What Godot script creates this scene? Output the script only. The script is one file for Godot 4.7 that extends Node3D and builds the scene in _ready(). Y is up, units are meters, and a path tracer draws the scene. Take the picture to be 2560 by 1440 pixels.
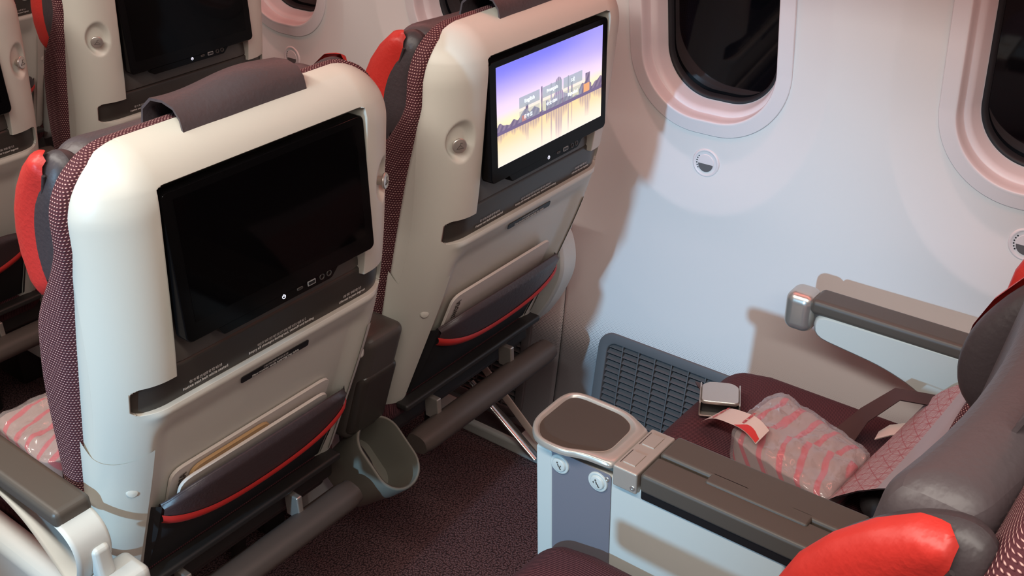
extends Node3D
# Premium cabin at night: two rows of seat backs seen from the aisle, window wall on the right.
# x runs towards the window wall, y up, -z towards the nose of the aircraft.

const SEAT_AISLE := 0.785
const SEAT_WINDOW := 1.375
const CONSOLE_X := 1.078
const ROW := 0.965
const ROW1_Z := -1.03
const WINDOW_Z := -0.925
const WINDOW_PITCH := 0.6

var M := {}
var cache := {}
var used := {}

# ------------------------------------------------------------------ mesh builder
class MB:
	var p := PackedVector3Array()
	var n := PackedVector3Array()
	var t := PackedVector2Array()
	var ix := PackedInt32Array()

	func grid(nu: int, nv: int, f: Callable, wrap := false, flip := false, by_row := false) -> void:
		var base := p.size()
		var w := nu + 1
		var q := PackedVector3Array()
		q.resize(w * (nv + 1))
		for j in nv + 1:
			for i in nu + 1:
				q[j * w + i] = f.call(float(i) / nu, float(j) / nv)
		var lu := PackedFloat32Array()
		lu.resize(w)
		var mid := int(nv / 2.0) * w
		for i in range(1, w):
			lu[i] = lu[i - 1] + q[mid + i].distance_to(q[mid + i - 1])
		var lv := PackedFloat32Array()
		lv.resize(nv + 1)
		var mi := int(nu / 2.0)
		for j in range(1, nv + 1):
			lv[j] = lv[j - 1] + q[j * w + mi].distance_to(q[(j - 1) * w + mi])
		for j in nv + 1:
			if by_row:
				for i in range(1, w):
					lu[i] = lu[i - 1] + q[j * w + i].distance_to(q[j * w + i - 1])
			for i in nu + 1:
				var i0 := i - 1
				var i1 := i + 1
				if wrap:
					i0 = (nu + i - 1) % nu
					i1 = (i + 1) % nu
				else:
					i0 = maxi(i0, 0)
					i1 = mini(i1, nu)
				var j0 := maxi(j - 1, 0)
				var j1 := mini(j + 1, nv)
				var du := q[j * w + i1] - q[j * w + i0]
				var dv := q[j1 * w + i] - q[j0 * w + i]
				if du.length_squared() < 1e-14:
					var jj := j0 if j == nv else j1
					du = q[jj * w + i1] - q[jj * w + i0]
				var nn := dv.cross(du)
				if nn.length_squared() < 1e-20:
					nn = Vector3.UP
				nn = nn.normalized()
				p.append(q[j * w + i])
				n.append(-nn if flip else nn)
				t.append(Vector2(lu[i], lv[j]))
		for j in nv:
			for i in nu:
				var a := base + j * w + i
				var b := a + 1
				var c := a + w
				var d := c + 1
				if flip:
					ix.append_array(PackedInt32Array([a, c, b, b, c, d]))
				else:
					ix.append_array(PackedInt32Array([a, b, c, b, d, c]))

	func tri_flat(a: Vector3, b: Vector3, c: Vector3, nn: Vector3) -> void:
		var s := p.size()
		p.append_array(PackedVector3Array([a, b, c]))
		n.append_array(PackedVector3Array([nn, nn, nn]))
		t.append_array(PackedVector2Array([Vector2(a.x, a.y), Vector2(b.x, b.y), Vector2(c.x, c.y)]))
		if (b - a).cross(c - a).dot(nn) > 0:
			ix.append_array(PackedInt32Array([s, s + 2, s + 1]))
		else:
			ix.append_array(PackedInt32Array([s, s + 1, s + 2]))

	# polygon in the xy plane of xf, from z0 to z1, both rims bevelled
	func extr(poly: PackedVector2Array, z0: float, z1: float, bevel := 0.0, xf := Transform3D.IDENTITY) -> void:
		if Geometry2D.is_polygon_clockwise(poly):
			poly.reverse()
		var k := poly.size()
		var en: Array[Vector2] = []
		for i in k:
			var e := poly[(i + 1) % k] - poly[i]
			en.append(Vector2(e.y, -e.x).normalized())
		var mit: Array[Vector2] = []
		for i in k:
			var a := en[(i + k - 1) % k]
			var b := en[i]
			var m := (a + b).normalized()
			mit.append(m / maxf(m.dot(b), 0.4))
		var inner := PackedVector2Array()
		for i in k:
			inner.append(poly[i] - mit[i] * bevel)
		var zr := z1 - bevel
		var zf := z0 + bevel
		var nb := xf.basis
		for i in k:
			var i2 := (i + 1) % k
			var na := en[i]
			var nc := en[i]
			if en[(i + k - 1) % k].dot(en[i]) > 0.8:
				na = (en[(i + k - 1) % k] + en[i]).normalized()
			if en[i2].dot(en[i]) > 0.8:
				nc = (en[i2] + en[i]).normalized()
			var rings := [[poly, zf, 0.0], [poly, zr, 0.0]]
			_band(xf, poly[i], poly[i2], zf, poly[i], poly[i2], zr, na, nc, 0.0, 0.0)
			if bevel > 0.0:
				_band(xf, poly[i], poly[i2], zr, inner[i], inner[i2], z1, na, nc, 0.0, 1.0)
				_band(xf, inner[i], inner[i2], z0, poly[i], poly[i2], zf, na, nc, -1.0, 0.0)
		var tr := Geometry2D.triangulate_polygon(inner)
		for q in range(0, tr.size(), 3):
			var a := inner[tr[q]]
			var b := inner[tr[q + 1]]
			var c := inner[tr[q + 2]]
			tri_flat(xf * Vector3(a.x, a.y, z1), xf * Vector3(b.x, b.y, z1), xf * Vector3(c.x, c.y, z1), (nb * Vector3.BACK).normalized())
			tri_flat(xf * Vector3(a.x, a.y, z0), xf * Vector3(b.x, b.y, z0), xf * Vector3(c.x, c.y, z0), (nb * Vector3.FORWARD).normalized())

	func _band(xf: Transform3D, a: Vector2, b: Vector2, za: float, c: Vector2, d: Vector2, zc: float, na: Vector2, nb: Vector2, s0: float, s1: float) -> void:
		var s := p.size()
		var w := xf.basis
		p.append_array(PackedVector3Array([xf * Vector3(a.x, a.y, za), xf * Vector3(b.x, b.y, za), xf * Vector3(c.x, c.y, zc), xf * Vector3(d.x, d.y, zc)]))
		n.append((w * Vector3(na.x, na.y, s0)).normalized())
		n.append((w * Vector3(nb.x, nb.y, s0)).normalized())
		n.append((w * Vector3(na.x, na.y, s1)).normalized())
		n.append((w * Vector3(nb.x, nb.y, s1)).normalized())
		t.append_array(PackedVector2Array([Vector2(a.x, za), Vector2(b.x, za), Vector2(c.x, zc), Vector2(d.x, zc)]))
		var g := (p[s + 1] - p[s]).cross(p[s + 2] - p[s])
		if g.dot(n[s]) > 0:
			ix.append_array(PackedInt32Array([s, s + 2, s + 1, s + 1, s + 2, s + 3]))
		else:
			ix.append_array(PackedInt32Array([s, s + 1, s + 2, s + 1, s + 3, s + 2]))

	# box with rounded edges; bend is applied to every vertex
	func rbox(c: Vector3, size: Vector3, r: float, bend: Variant = null, seg := 3, mid := 1) -> void:
		var h := size / 2.0
		r = minf(r, minf(h.x, minf(h.y, h.z)) * 0.999)
		var axes := []
		for k in 3:
			var l := []
			for s in range(seg, -1, -1):
				l.append(-(h[k] - r) - r * tan(PI / 4 * s / seg))
			for s in range(1, mid):
				l.append(lerpf(-(h[k] - r), h[k] - r, float(s) / mid))
			for s in seg + 1:
				l.append((h[k] - r) + r * tan(PI / 4 * s / seg))
			axes.append(l)
		for ax in 3:
			var ua: Array = axes[(ax + 1) % 3]
			var va: Array = axes[(ax + 2) % 3]
			for sg in [-1.0, 1.0]:
				var f := func(a: float, b: float) -> Vector3:
					var q := Vector3.ZERO
					q[ax] = sg * h[ax]
					q[(ax + 1) % 3] = ua[roundi(a * (ua.size() - 1))]
					q[(ax + 2) % 3] = va[roundi(b * (va.size() - 1))]
					var core := Vector3(clampf(q.x, -h.x + r, h.x - r), clampf(q.y, -h.y + r, h.y - r), clampf(q.z, -h.z + r, h.z - r))
					var out := core + (q - core).normalized() * r + c
					return bend.call(out) if bend != null else out
				grid(ua.size() - 1, va.size() - 1, f, false, sg > 0)

	func tube(path: PackedVector3Array, rx: float, ry := -1.0, sides := 12, up := Vector3.UP) -> void:
		if ry < 0:
			ry = rx
		var k := path.size()
		var fr := []
		for i in k:
			var d := (path[mini(i + 1, k - 1)] - path[maxi(i - 1, 0)]).normalized()
			var sx := d.cross(up)
			if sx.length() < 1e-3:
				sx = d.cross(Vector3.RIGHT)
			sx = sx.normalized()
			fr.append([sx, sx.cross(d).normalized()])
		grid(sides, k - 1, func(a: float, b: float) -> Vector3:
			var i := roundi(b * (k - 1))
			return path[i] + fr[i][0] * cos(a * TAU) * rx + fr[i][1] * sin(a * TAU) * ry, true)
		for e in [0, k - 1]:
			var d := (path[1] - path[0]).normalized() * -1.0 if e == 0 else (path[k - 1] - path[k - 2]).normalized()
			for s in sides:
				var a0 := TAU * s / sides
				var a1 := TAU * (s + 1) / sides
				tri_flat(path[e], path[e] + fr[e][0] * cos(a0) * rx + fr[e][1] * sin(a0) * ry, path[e] + fr[e][0] * cos(a1) * rx + fr[e][1] * sin(a1) * ry, d)

	# profile of (radius, height) turned about the y axis of xf
	func lathe(prof: PackedVector2Array, xf := Transform3D.IDENTITY, sides := 28, sx := 1.0, sz := 1.0) -> void:
		var k := prof.size()
		grid(sides, k - 1, func(a: float, b: float) -> Vector3:
			var q := prof[roundi(b * (k - 1))]
			return xf * Vector3(cos(a * TAU) * q.x * sx, q.y, sin(a * TAU) * q.x * sz), true)

	func mesh() -> ArrayMesh:
		var a := []
		a.resize(Mesh.ARRAY_MAX)
		a[Mesh.ARRAY_VERTEX] = p
		a[Mesh.ARRAY_NORMAL] = n
		a[Mesh.ARRAY_TEX_UV] = t
		a[Mesh.ARRAY_INDEX] = ix
		var m := ArrayMesh.new()
		m.add_surface_from_arrays(Mesh.PRIMITIVE_TRIANGLES, a)
		return m

# ------------------------------------------------------------------ 2D outlines
func rrect(w: float, h: float, r: float, c := Vector2.ZERO, seg := 6) -> PackedVector2Array:
	var o := PackedVector2Array()
	for k in 4:
		var cc := c + Vector2((w / 2 - r) * [1, -1, -1, 1][k], (h / 2 - r) * [1, 1, -1, -1][k])
		for s in seg + 1:
			var a := PI / 2 * (k + float(s) / seg)
			o.append(cc + Vector2(cos(a), sin(a)) * r)
	return o

# a polygon whose corners are rounded by radius r
func rpoly(pts: Array, r: float, seg := 4) -> PackedVector2Array:
	var o := PackedVector2Array()
	var k := pts.size()
	for i in k:
		var b: Vector2 = pts[i]
		var a: Vector2 = pts[(i + k - 1) % k]
		var c: Vector2 = pts[(i + 1) % k]
		var la := minf(r, a.distance_to(b) * 0.45)
		var lc := minf(r, c.distance_to(b) * 0.45)
		var s := b + (a - b).normalized() * la
		var e := b + (c - b).normalized() * lc
		for q in seg + 1:
			var f := float(q) / seg
			o.append(s.lerp(b, f).lerp(b.lerp(e, f), f))
	return o

# ------------------------------------------------------------------ node helpers
func numbered(called: String) -> String:
	if not used.has(called):
		used[called] = 0
		return called
	used[called] += 1
	return "%s_%03d" % [called, used[called]]

func thing(called: String, label: String, category: String, at := Vector3.ZERO, group := "") -> Node3D:
	var o := Node3D.new()
	o.name = numbered(called)
	add_child(o, true)
	o.position = at
	o.set_meta("label", label)
	o.set_meta("category", category)
	if group != "":
		o.set_meta("group", group)
	return o

func structure(called: String, at := Vector3.ZERO) -> Node3D:
	var o := Node3D.new()
	o.name = called
	add_child(o, true)
	o.position = at
	o.set_meta("kind", "structure")
	return o

func part(called: String, mesh: Mesh, mat: Material, parent: Node, xf := Transform3D.IDENTITY, label := "") -> MeshInstance3D:
	var o := MeshInstance3D.new()
	o.name = called
	o.mesh = mesh
	o.material_override = mat
	o.transform = xf
	parent.add_child(o, true)
	if label != "":
		o.set_meta("label", label)
	return o

func kept(key: String, make: Callable) -> Mesh:
	if not cache.has(key):
		cache[key] = make.call()
	return cache[key]

func built(f: Callable) -> ArrayMesh:
	var b := MB.new()
	f.call(b)
	return b.mesh()

func T(x: float, y: float, z: float) -> Transform3D:
	return Transform3D(Basis.IDENTITY, Vector3(x, y, z))

# ------------------------------------------------------------------ materials
func mat(c: Color, rough := 0.5, metal := 0.0) -> StandardMaterial3D:
	var m := StandardMaterial3D.new()
	m.albedo_color = c
	m.roughness = rough
	m.metallic = metal
	m.cull_mode = BaseMaterial3D.CULL_DISABLED
	return m

func c8(r: int, g: int, b: int) -> Color:
	return Color(r / 255.0, g / 255.0, b / 255.0)

func tex(w: int, h: int, f: Callable) -> ImageTexture:
	var im := Image.create(w, h, false, Image.FORMAT_RGB8)
	for y in h:
		for x in w:
			im.set_pixel(x, y, f.call(x, y))
	return ImageTexture.create_from_image(im)

func grain(freq: float, size: int, normal: bool, strength := 4.0, kind := FastNoiseLite.TYPE_SIMPLEX_SMOOTH, sd := 3) -> NoiseTexture2D:
	var fn := FastNoiseLite.new()
	fn.noise_type = kind
	fn.frequency = freq
	fn.seed = sd
	fn.fractal_octaves = 3
	var t := NoiseTexture2D.new()
	t.width = size
	t.height = size
	t.seamless = true
	t.noise = fn
	t.as_normal_map = normal
	t.bump_strength = strength
	return t

func make_materials() -> void:
	M.shell = mat(c8(204, 200, 190), 0.42)
	M.shell_dark = mat(c8(78, 72, 68), 0.5)
	M.band = mat(c8(56, 51, 47), 0.36)
	M.panel_recess = mat(c8(72, 66, 62), 0.45)
	M.black = mat(c8(16, 15, 16), 0.5)
	M.bezel = mat(c8(10, 9, 10), 0.12)
	M.glass_off = mat(c8(5, 4, 5), 0.06)
	M.bezel.metallic_specular = 0.2
	M.glass_off.metallic_specular = 0.2
	M.beam = mat(c8(42, 39, 38), 0.45)
	M.bar = mat(c8(80, 70, 65), 0.55)
	M.silver = mat(c8(200, 192, 184), 0.3, 0.75)
	M.chrome = mat(c8(205, 203, 200), 0.18, 1.0)
	M.console = mat(c8(200, 202, 198), 0.42)
	M.console_panel = mat(c8(118, 115, 124), 0.5)
	M.pad = mat(c8(82, 74, 67), 0.45)
	M.tray_insert = mat(c8(72, 62, 55), 0.6)
	M.holder = mat(c8(112, 108, 99), 0.5)
	M.tray = mat(c8(186, 176, 166), 0.32, 0.4)
	M.wall = mat(c8(232, 228, 226), 0.55)
	M.bezel_white = mat(c8(218, 212, 214), 0.4)
	M.grille = mat(c8(92, 90, 92), 0.55)
	M.grille_back = mat(c8(30, 30, 32), 0.8)
	M.pane = mat(c8(6, 6, 9), 0.05)
	M.gasket = mat(c8(26, 26, 30), 0.6)
	M.text = mat(c8(205, 200, 195), 0.6)
	M.ink = mat(c8(70, 62, 58), 0.6)
	M.ink_red = mat(c8(196, 60, 70), 0.6)
	M.paper = mat(c8(206, 196, 188), 0.7)
	M.paper_tan = mat(c8(176, 140, 98), 0.7)
	M.card = mat(c8(226, 208, 200), 0.6)
	M.card_red = mat(c8(214, 50, 44), 0.5)
	M.webbing = mat(c8(74, 46, 44), 0.7)
	M.white_strip = mat(c8(214, 196, 184), 0.5)
	M.ceiling = mat(c8(222, 216, 210), 0.7)
	M.lamp_body = mat(c8(150, 150, 150), 0.4)

	var leather_n := grain(0.06, 256, true, 3.0, FastNoiseLite.TYPE_CELLULAR)
	for a in [["leather", c8(76, 67, 70), 0.46], ["leather_dark", c8(52, 45, 47), 0.45], ["leather_wing", c8(60, 52, 55), 0.46], ["red", c8(188, 46, 40), 0.45], ["pocket", c8(66, 54, 56), 0.42]]:
		var m := mat(a[1], a[2])
		m.uv1_triplanar = true
		m.uv1_scale = Vector3.ONE * 9.0
		m.normal_enabled = true
		m.normal_texture = leather_n
		m.normal_scale = 0.35
		M[a[0]] = m
	M.piping = mat(c8(176, 38, 34), 0.5)
	M.pocket_mesh = mat(c8(20, 18, 20), 0.75)

	# woven cover of the back cushions: pale yarn dots in offset rows on maroon
	var weave := func(x: int, y: int) -> Color:
		var row := int(y / 16.0)
		var fx := fposmod(x + (8 if row % 2 == 1 else 0), 16.0) - 8.0
		var fy := fposmod(y, 16.0) - 8.0
		var d := sqrt(pow(fx / 6.2, 2) + pow((fy + fx * 0.25) / 3.6, 2))
		return c8(70, 22, 32).lerp(c8(204, 164, 156), clampf((1.0 - d) * 2.2, 0, 1))
	M.weave = mat(Color.WHITE, 0.85)
	M.weave.albedo_texture = tex(64, 64, weave)
	M.weave.uv1_scale = Vector3(1 / 0.0185, 1 / 0.0185, 1)
	var weave_h := func(x: int, y: int) -> Color:
		var row := int(y / 16.0)
		var fx := fposmod(x + (8 if row % 2 == 1 else 0), 16.0) - 8.0
		var fy := fposmod(y, 16.0) - 8.0
		var d := clampf(1.0 - sqrt(pow(fx / 7.5, 2) + pow((fy + fx * 0.25) / 5.0, 2)), 0, 1)
		return Color(d, d, d)
	var him: Image = tex(64, 64, weave_h).get_image()
	him.bump_map_to_normal_map(4.0)
	M.weave.normal_enabled = true
	M.weave.normal_texture = ImageTexture.create_from_image(him)
	# ribbed cover of the seat cushions
	var ribs := func(x: int, y: int) -> Color:
		var a := pow(0.5 + 0.5 * cos(TAU * x / 16.0), 2.0)
		var b := 0.75 + 0.25 * cos(TAU * (y + (8 if int(x / 16.0) % 2 == 1 else 0)) / 16.0)
		return c8(52, 14, 24).lerp(c8(158, 108, 108), a * b * 0.85)
	M.ribs = mat(Color.WHITE, 0.9)
	M.ribs.albedo_texture = tex(64, 64, ribs)
	M.ribs.uv1_triplanar = true
	M.ribs.uv1_scale = Vector3.ONE * (1 / 0.0155)
	# carpet: small dark loops
	var cn := FastNoiseLite.new()
	cn.noise_type = FastNoiseLite.TYPE_CELLULAR
	cn.frequency = 0.09
	cn.cellular_jitter = 0.85
	cn.cellular_return_type = FastNoiseLite.RETURN_DISTANCE
	cn.fractal_type = FastNoiseLite.FRACTAL_NONE
	cn.seed = 11
	var ramp := Gradient.new()
	ramp.offsets = PackedFloat32Array([0.0, 0.35, 1.0])
	ramp.colors = PackedColorArray([c8(176, 136, 136), c8(112, 80, 82), c8(36, 20, 24)])
	var ct := NoiseTexture2D.new()
	ct.width = 512
	ct.height = 512
	ct.seamless = true
	ct.noise = cn
	ct.color_ramp = ramp
	var cnm := NoiseTexture2D.new()
	cnm.width = 512
	cnm.height = 512
	cnm.seamless = true
	cnm.noise = cn
	cnm.as_normal_map = true
	cnm.bump_strength = 10.0
	M.carpet = mat(Color.WHITE, 0.95)
	M.carpet.albedo_texture = ct
	M.carpet.normal_enabled = true
	M.carpet.normal_texture = cnm
	M.carpet.normal_scale = 1.0
	M.carpet.uv1_world_triplanar = true
	M.carpet.uv1_triplanar = true
	M.carpet.uv1_scale = Vector3.ONE * 5.2
	# side wall: white, printed halftone dots that close up into the grey foot of the panel
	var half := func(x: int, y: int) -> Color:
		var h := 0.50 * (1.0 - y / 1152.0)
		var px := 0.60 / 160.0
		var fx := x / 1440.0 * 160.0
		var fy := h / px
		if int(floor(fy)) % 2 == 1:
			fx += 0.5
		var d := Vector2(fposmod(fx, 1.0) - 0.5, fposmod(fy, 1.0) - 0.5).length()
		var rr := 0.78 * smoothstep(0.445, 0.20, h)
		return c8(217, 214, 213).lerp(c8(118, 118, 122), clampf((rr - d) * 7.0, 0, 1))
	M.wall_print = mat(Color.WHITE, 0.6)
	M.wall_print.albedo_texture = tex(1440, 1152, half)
	# woollen blanket with woven pink stripes
	var stripe := func(x: int, y: int) -> Color:
		var v := float(y) + 26.0 * absf(fposmod(x / 256.0, 1.0) - 0.35) * 1.6
		var k := fposmod(v, 42.0)
		var s := smoothstep(0.0, 3.0, k) * smoothstep(15.0, 12.0, k)
		var grn := 0.06 * sin(x * 2.1) * sin(y * 1.7)
		return c8(166, 142, 138).lerp(c8(204, 52, 76), s * 0.95).darkened(0.06 + grn)
	M.blanket = mat(Color.WHITE, 0.8)
	M.blanket.albedo_texture = tex(256, 256, stripe)
	M.plastic = mat(Color(1, 0.97, 0.97, 0.16), 0.12)
	M.plastic.transparency = BaseMaterial3D.TRANSPARENCY_ALPHA
	# paper sleeve: star lattice border
	var sleeve := func(x: int, y: int) -> Color:
		var paper := c8(158, 150, 154)
		if y > 118:
			return paper
		var ln := 9.0
		var s := 30.0
		var q := Vector2(x, y * 1.0)
		for k in 6:
			var a := PI / 6 * k
			var dd := fposmod(q.x * cos(a) + q.y * sin(a), s if k % 2 == 0 else s * 0.5774 * 1.5)
			ln = minf(ln, minf(dd, (s if k % 2 == 0 else s * 0.866) - dd))
		var base := paper.lerp(c8(190, 142, 140), 0.45)
		return base.lerp(c8(150, 62, 68), clampf(1.25 - absf(ln), 0, 1) * 0.85)
	M.sleeve = mat(Color.WHITE, 0.55)
	M.sleeve.albedo_texture = tex(512, 256, sleeve)
	M.sleeve_in = mat(c8(62, 44, 50), 0.6)
	M.pillow = mat(c8(34, 28, 30), 0.7)

	# lit screen: evening sky over a lake with a palace on the far shore
	var scr := func(x: int, y: int) -> Color:
		return picture(x / 512.0, y / 288.0)
	var st := tex(512, 288, scr)
	M.display = mat(c8(6, 6, 8), 0.15)
	M.display.emission_enabled = true
	M.display.emission = Color.BLACK
	M.display.emission_texture = st
	M.display.emission_energy_multiplier = 1.05
	M.glow_white = mat(c8(240, 240, 255), 0.4)
	M.glow_white.emission_enabled = true
	M.glow_white.emission = c8(225, 230, 255)
	M.glow_white.emission_energy_multiplier = 1.0
	M.display_text = mat(c8(240, 250, 255), 0.5)
	M.display_text.emission_enabled = true
	M.display_text.emission = c8(225, 250, 255)
	M.display_text.emission_energy_multiplier = 1.0
	for a in [["lamp_pink", Color(1.0, 0.52, 0.46), 1.2], ["lamp_warm", Color(1.0, 0.97, 0.925), 1.2], ["lamp_cool", Color(0.58, 0.82, 1.0), 2.0]]:
		var m := mat(Color.WHITE, 0.6)
		m.emission_enabled = true
		m.emission = a[1]
		m.emission_energy_multiplier = a[2]
		M[a[0]] = m

# colours of the picture on the lit screen, u right, v down
func picture(u: float, v: float) -> Color:
	var shore := 0.64
	var w := v if v < shore else shore - (v - shore) * 1.25
	var sky := c8(120, 118, 244).lerp(c8(196, 176, 255), smoothstep(0.0, 0.30, w))
	sky = sky.lerp(c8(236, 212, 250), smoothstep(0.22, 0.42, w))
	sky = sky.lerp(c8(255, 236, 190), smoothstep(0.40, 0.60, w))
	sky = sky.lerp(c8(190, 176, 255), smoothstep(0.45, 1.0, u) * (1.0 - smoothstep(0.1, 0.5, w)) * 0.6)
	var col := sky
	if v > shore:
		col = c8(244, 210, 150).lerp(c8(252, 232, 214), smoothstep(0.62, 0.98, v))
	# skyline height above the shore, as a fraction of the picture height
	var h := 0.02 + 0.014 * sin(u * 41.0) + 0.010 * sin(u * 97.0)
	if u < 0.20:
		h += 0.03 + 0.015 * sin(u * 60.0)
	if u > 0.76:
		h += 0.05 + 0.02 * sin(u * 33.0)
	for b in [[0.245, 0.045, 0.12], [0.262, 0.012, 0.16], [0.33, 0.05, 0.10], [0.40, 0.006, 0.27], [0.45, 0.012, 0.10], [0.56, 0.10, 0.13], [0.56, 0.045, 0.22], [0.49, 0.006, 0.26], [0.655, 0.006, 0.26], [0.69, 0.006, 0.22], [0.84, 0.05, 0.13], [0.85, 0.022, 0.20]]:
		var d := absf(u - b[0])
		if d < b[1]:
			h = maxf(h, b[2] * (1.0 if b[1] < 0.03 else sqrt(1.0 - 0.75 * d / b[1])))
	if absf(u - 0.56) < 0.032:
		h = maxf(h, 0.22 + 0.07 * sqrt(maxf(0.0, 1.0 - pow((u - 0.56) / 0.032, 2))))
	if v < shore and shore - v < h:
		col = c8(104, 90, 122).lerp(c8(140, 122, 146), 0.5 + 0.5 * sin(u * 140.0 + v * 60.0))
		if absf(u - 0.56) < 0.11 and shore - v > 0.05:
			col = c8(186, 170, 190).lerp(c8(140, 122, 158), 0.5 + 0.5 * sin(u * 330.0))
		if absf(u - 0.235) < 0.02 and shore - v < 0.06:
			col = c8(216, 96, 84)
		if absf(u - 0.84) < 0.03 and shore - v < 0.09:
			col = c8(232, 164, 112)
	elif v >= shore:
		var depth := v - shore
		if depth < 0.035:
			col = c8(110, 92, 130)
		elif depth < h * 1.25 + 0.02:
			col = col.lerp(c8(138, 116, 148), 0.55 * (0.7 + 0.3 * sin(u * 260.0)) * smoothstep(h * 1.4 + 0.03, h * 0.6, depth))
	# language buttons
	for r in 2:
		for k in 3:
			var bu: float = [0.2875, 0.50, 0.70][k]
			var bv: float = [0.443, 0.585][r]
			if absf(u - bu) < 0.093 and absf(v - bv) < 0.055:
				col = col.lerp(c8(150, 164, 172), 0.72 if r == 0 else 0.45)
	return col

# ------------------------------------------------------------------ seat geometry, in the seat's own frame
# origin on the floor under the seat's middle; z = 0 is the rear face at y = 0.85
const HW := 0.245
const TOP := 1.162
const EDGE := 0.07

func rear(y: float) -> float:
	var up := 0.12 * (y - 0.85)
	var low := -0.006 - 0.45 * (0.80 - y)
	var k := 60.0
	return -log(exp(-k * up) + exp(-k * low)) / k

func front_edge(y: float) -> float:
	return minf(rear(y) - EDGE, -0.03 - (1.1 - y) * 0.3)

# distance from (u, y) to the outline of the shell
func rim(u: float, y: float) -> float:
	var r := 0.085
	var qx := absf(u) - (HW - r)
	var qy := y - (TOP - r)
	if qx > 0 and qy > 0:
		return r - sqrt(qx * qx + qy * qy)
	return minf(HW - absf(u), TOP - y)

func drop(d: float) -> float:
	if d >= EDGE:
		return 0.0
	var a := EDGE - maxf(d, 0.0)
	return EDGE - sqrt(maxf(EDGE * EDGE - a * a, 0.0))

func half_at(y: float) -> float:
	var r := 0.085
	if y < TOP - r:
		return HW
	return HW - r + sqrt(maxf(r * r - pow(y - (TOP - r), 2), 0.0))

func box_sd(u: float, y: float, cy: float, hx: float, hy: float, r: float) -> float:
	var q := Vector2(absf(u) - hx + r, absf(y - cy) - hy + r)
	return Vector2(maxf(q.x, 0), maxf(q.y, 0)).length() + minf(maxf(q.x, q.y), 0.0) - r

func opening(u: float, y: float) -> float:
	return minf(box_sd(u, y, 0.965, 0.1645, 0.150, 0.012), box_sd(u, y, 0.827, 0.221, 0.021, 0.012))

func shell_z(u: float, y: float, hook: float) -> float:
	var z := rear(y) - drop(rim(u, y))
	z -= 0.034 * smoothstep(0.0012, -0.0014, opening(u, y))
	# lip under the dark band
	z += 0.004 * exp(-pow((y - 0.797) / 0.008, 2)) * smoothstep(0.215, 0.19, absf(u))
	# the face between the two columns lies a little deeper below the band
	z -= 0.016 * smoothstep(0.205, 0.165, absf(u)) * smoothstep(0.79, 0.74, y)
	# dimple behind the coat hook
	if hook != 0.0:
		var e := Vector2((u - hook * 0.208) / 0.021, (y - 0.99) / 0.036).length()
		z -= 0.012 * smoothstep(1.05, 0.62, e)
	return z

func shell_mesh(hook: float) -> Mesh:
	return built(func(b: MB) -> void:
		var us := []
		var th := 12
		for k in range(0, 40):
			us.append(lerpf(0.0, 0.163, k / 39.0))
		us.append_array([0.1638, 0.1644, 0.1648, 0.1654, 0.166, 0.168])
		var outer := []
		for k in range(1, th * 3 + 1):
			outer.append(float(k) / (th * 3))
		var ys := []
		for y in range(0, 62):
			ys.append(0.42 + 0.006 * y)
		for y in range(0, 100):
			ys.append(0.792 + 0.0026 * y)
		for y in range(0, 8):
			ys.append(1.053 + 0.005 * y)
		for k in range(0, 16):
			ys.append(TOP - EDGE * (1.0 - sin(PI / 2 * k / 15.0)))
		for e in [0.806, 0.848, 1.115]:
			for o in [-0.0016, -0.0012, -0.0006, 0.0, 0.0006, 0.0012, 0.0016]:
				ys.append(e + o)
		ys.sort()
		var nu: int = (us.size() + outer.size()) * 2 - 2
		var nh: int = us.size() + outer.size()
		b.grid(nu, ys.size() - 1, func(a: float, c: float) -> Vector3:
			var i := roundi(a * nu) - (nh - 1)
			var y: float = ys[roundi(c * (ys.size() - 1))]
			var sg := signf(i)
			var k := absi(i)
			var u := 0.0
			if k < us.size():
				u = minf(us[k], half_at(y) * (0.2 + 0.8 * k / us.size()) if half_at(y) < 0.175 else 1.0)
			else:
				var f: float = outer[k - us.size()]
				u = lerpf(0.168, maxf(half_at(y), 0.1685), sin(PI / 2 * f))
			return Vector3(sg * u, y, shell_z(sg * u, y, hook)))
		# skirt running forward from the rim
		var path := []
		for y in range(0, 40):
			path.append(Vector2(HW, lerpf(0.42, TOP - 0.085, y / 39.0)))
		for k in range(1, 12):
			path.append(Vector2(HW - 0.085, TOP - 0.085) + 0.085 * Vector2(cos(PI / 2 * k / 12.0), sin(PI / 2 * k / 12.0)))
		var both := path.duplicate()
		for k in range(path.size() - 1, -1, -1):
			both.append(Vector2(-path[k].x, path[k].y))
		b.grid(both.size() - 1, 4, func(a: float, c: float) -> Vector3:
			var q: Vector2 = both[roundi(a * (both.size() - 1))]
			return Vector3(q.x * (1.0 - 0.02 * c), q.y - 0.01 * c * smoothstep(1.0, 1.1, q.y), lerpf(rear(q.y) - EDGE, front_edge(q.y) - 0.012, c))))

func band_mesh() -> Mesh:
	return built(func(b: MB) -> void:
		b.grid(60, 14, func(a: float, c: float) -> Vector3:
			var u := lerpf(-0.224, 0.224, a)
			var y := lerpf(0.800, 0.8625, c)
			if absf(u) > 0.1665:
				y = minf(y, 0.852)
			return Vector3(u, y, rear(y) - drop(rim(u, y)) - 0.007 - 0.004 * pow(c, 2.0) - (0.006 if c > 0.95 else 0.0))))

func recess_mesh() -> Mesh:
	return built(func(b: MB) -> void:
		b.grid(40, 10, func(a: float, c: float) -> Vector3:
			var u := lerpf(-0.166, 0.166, a)
			var y := lerpf(0.8625, 0.94, c)
			return Vector3(u, y, rear(y) - 0.009 - 0.018 * smoothstep(0.0, 0.9, c) - 0.004 * smoothstep(0.15, 0.166, absf(u)))))

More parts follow.
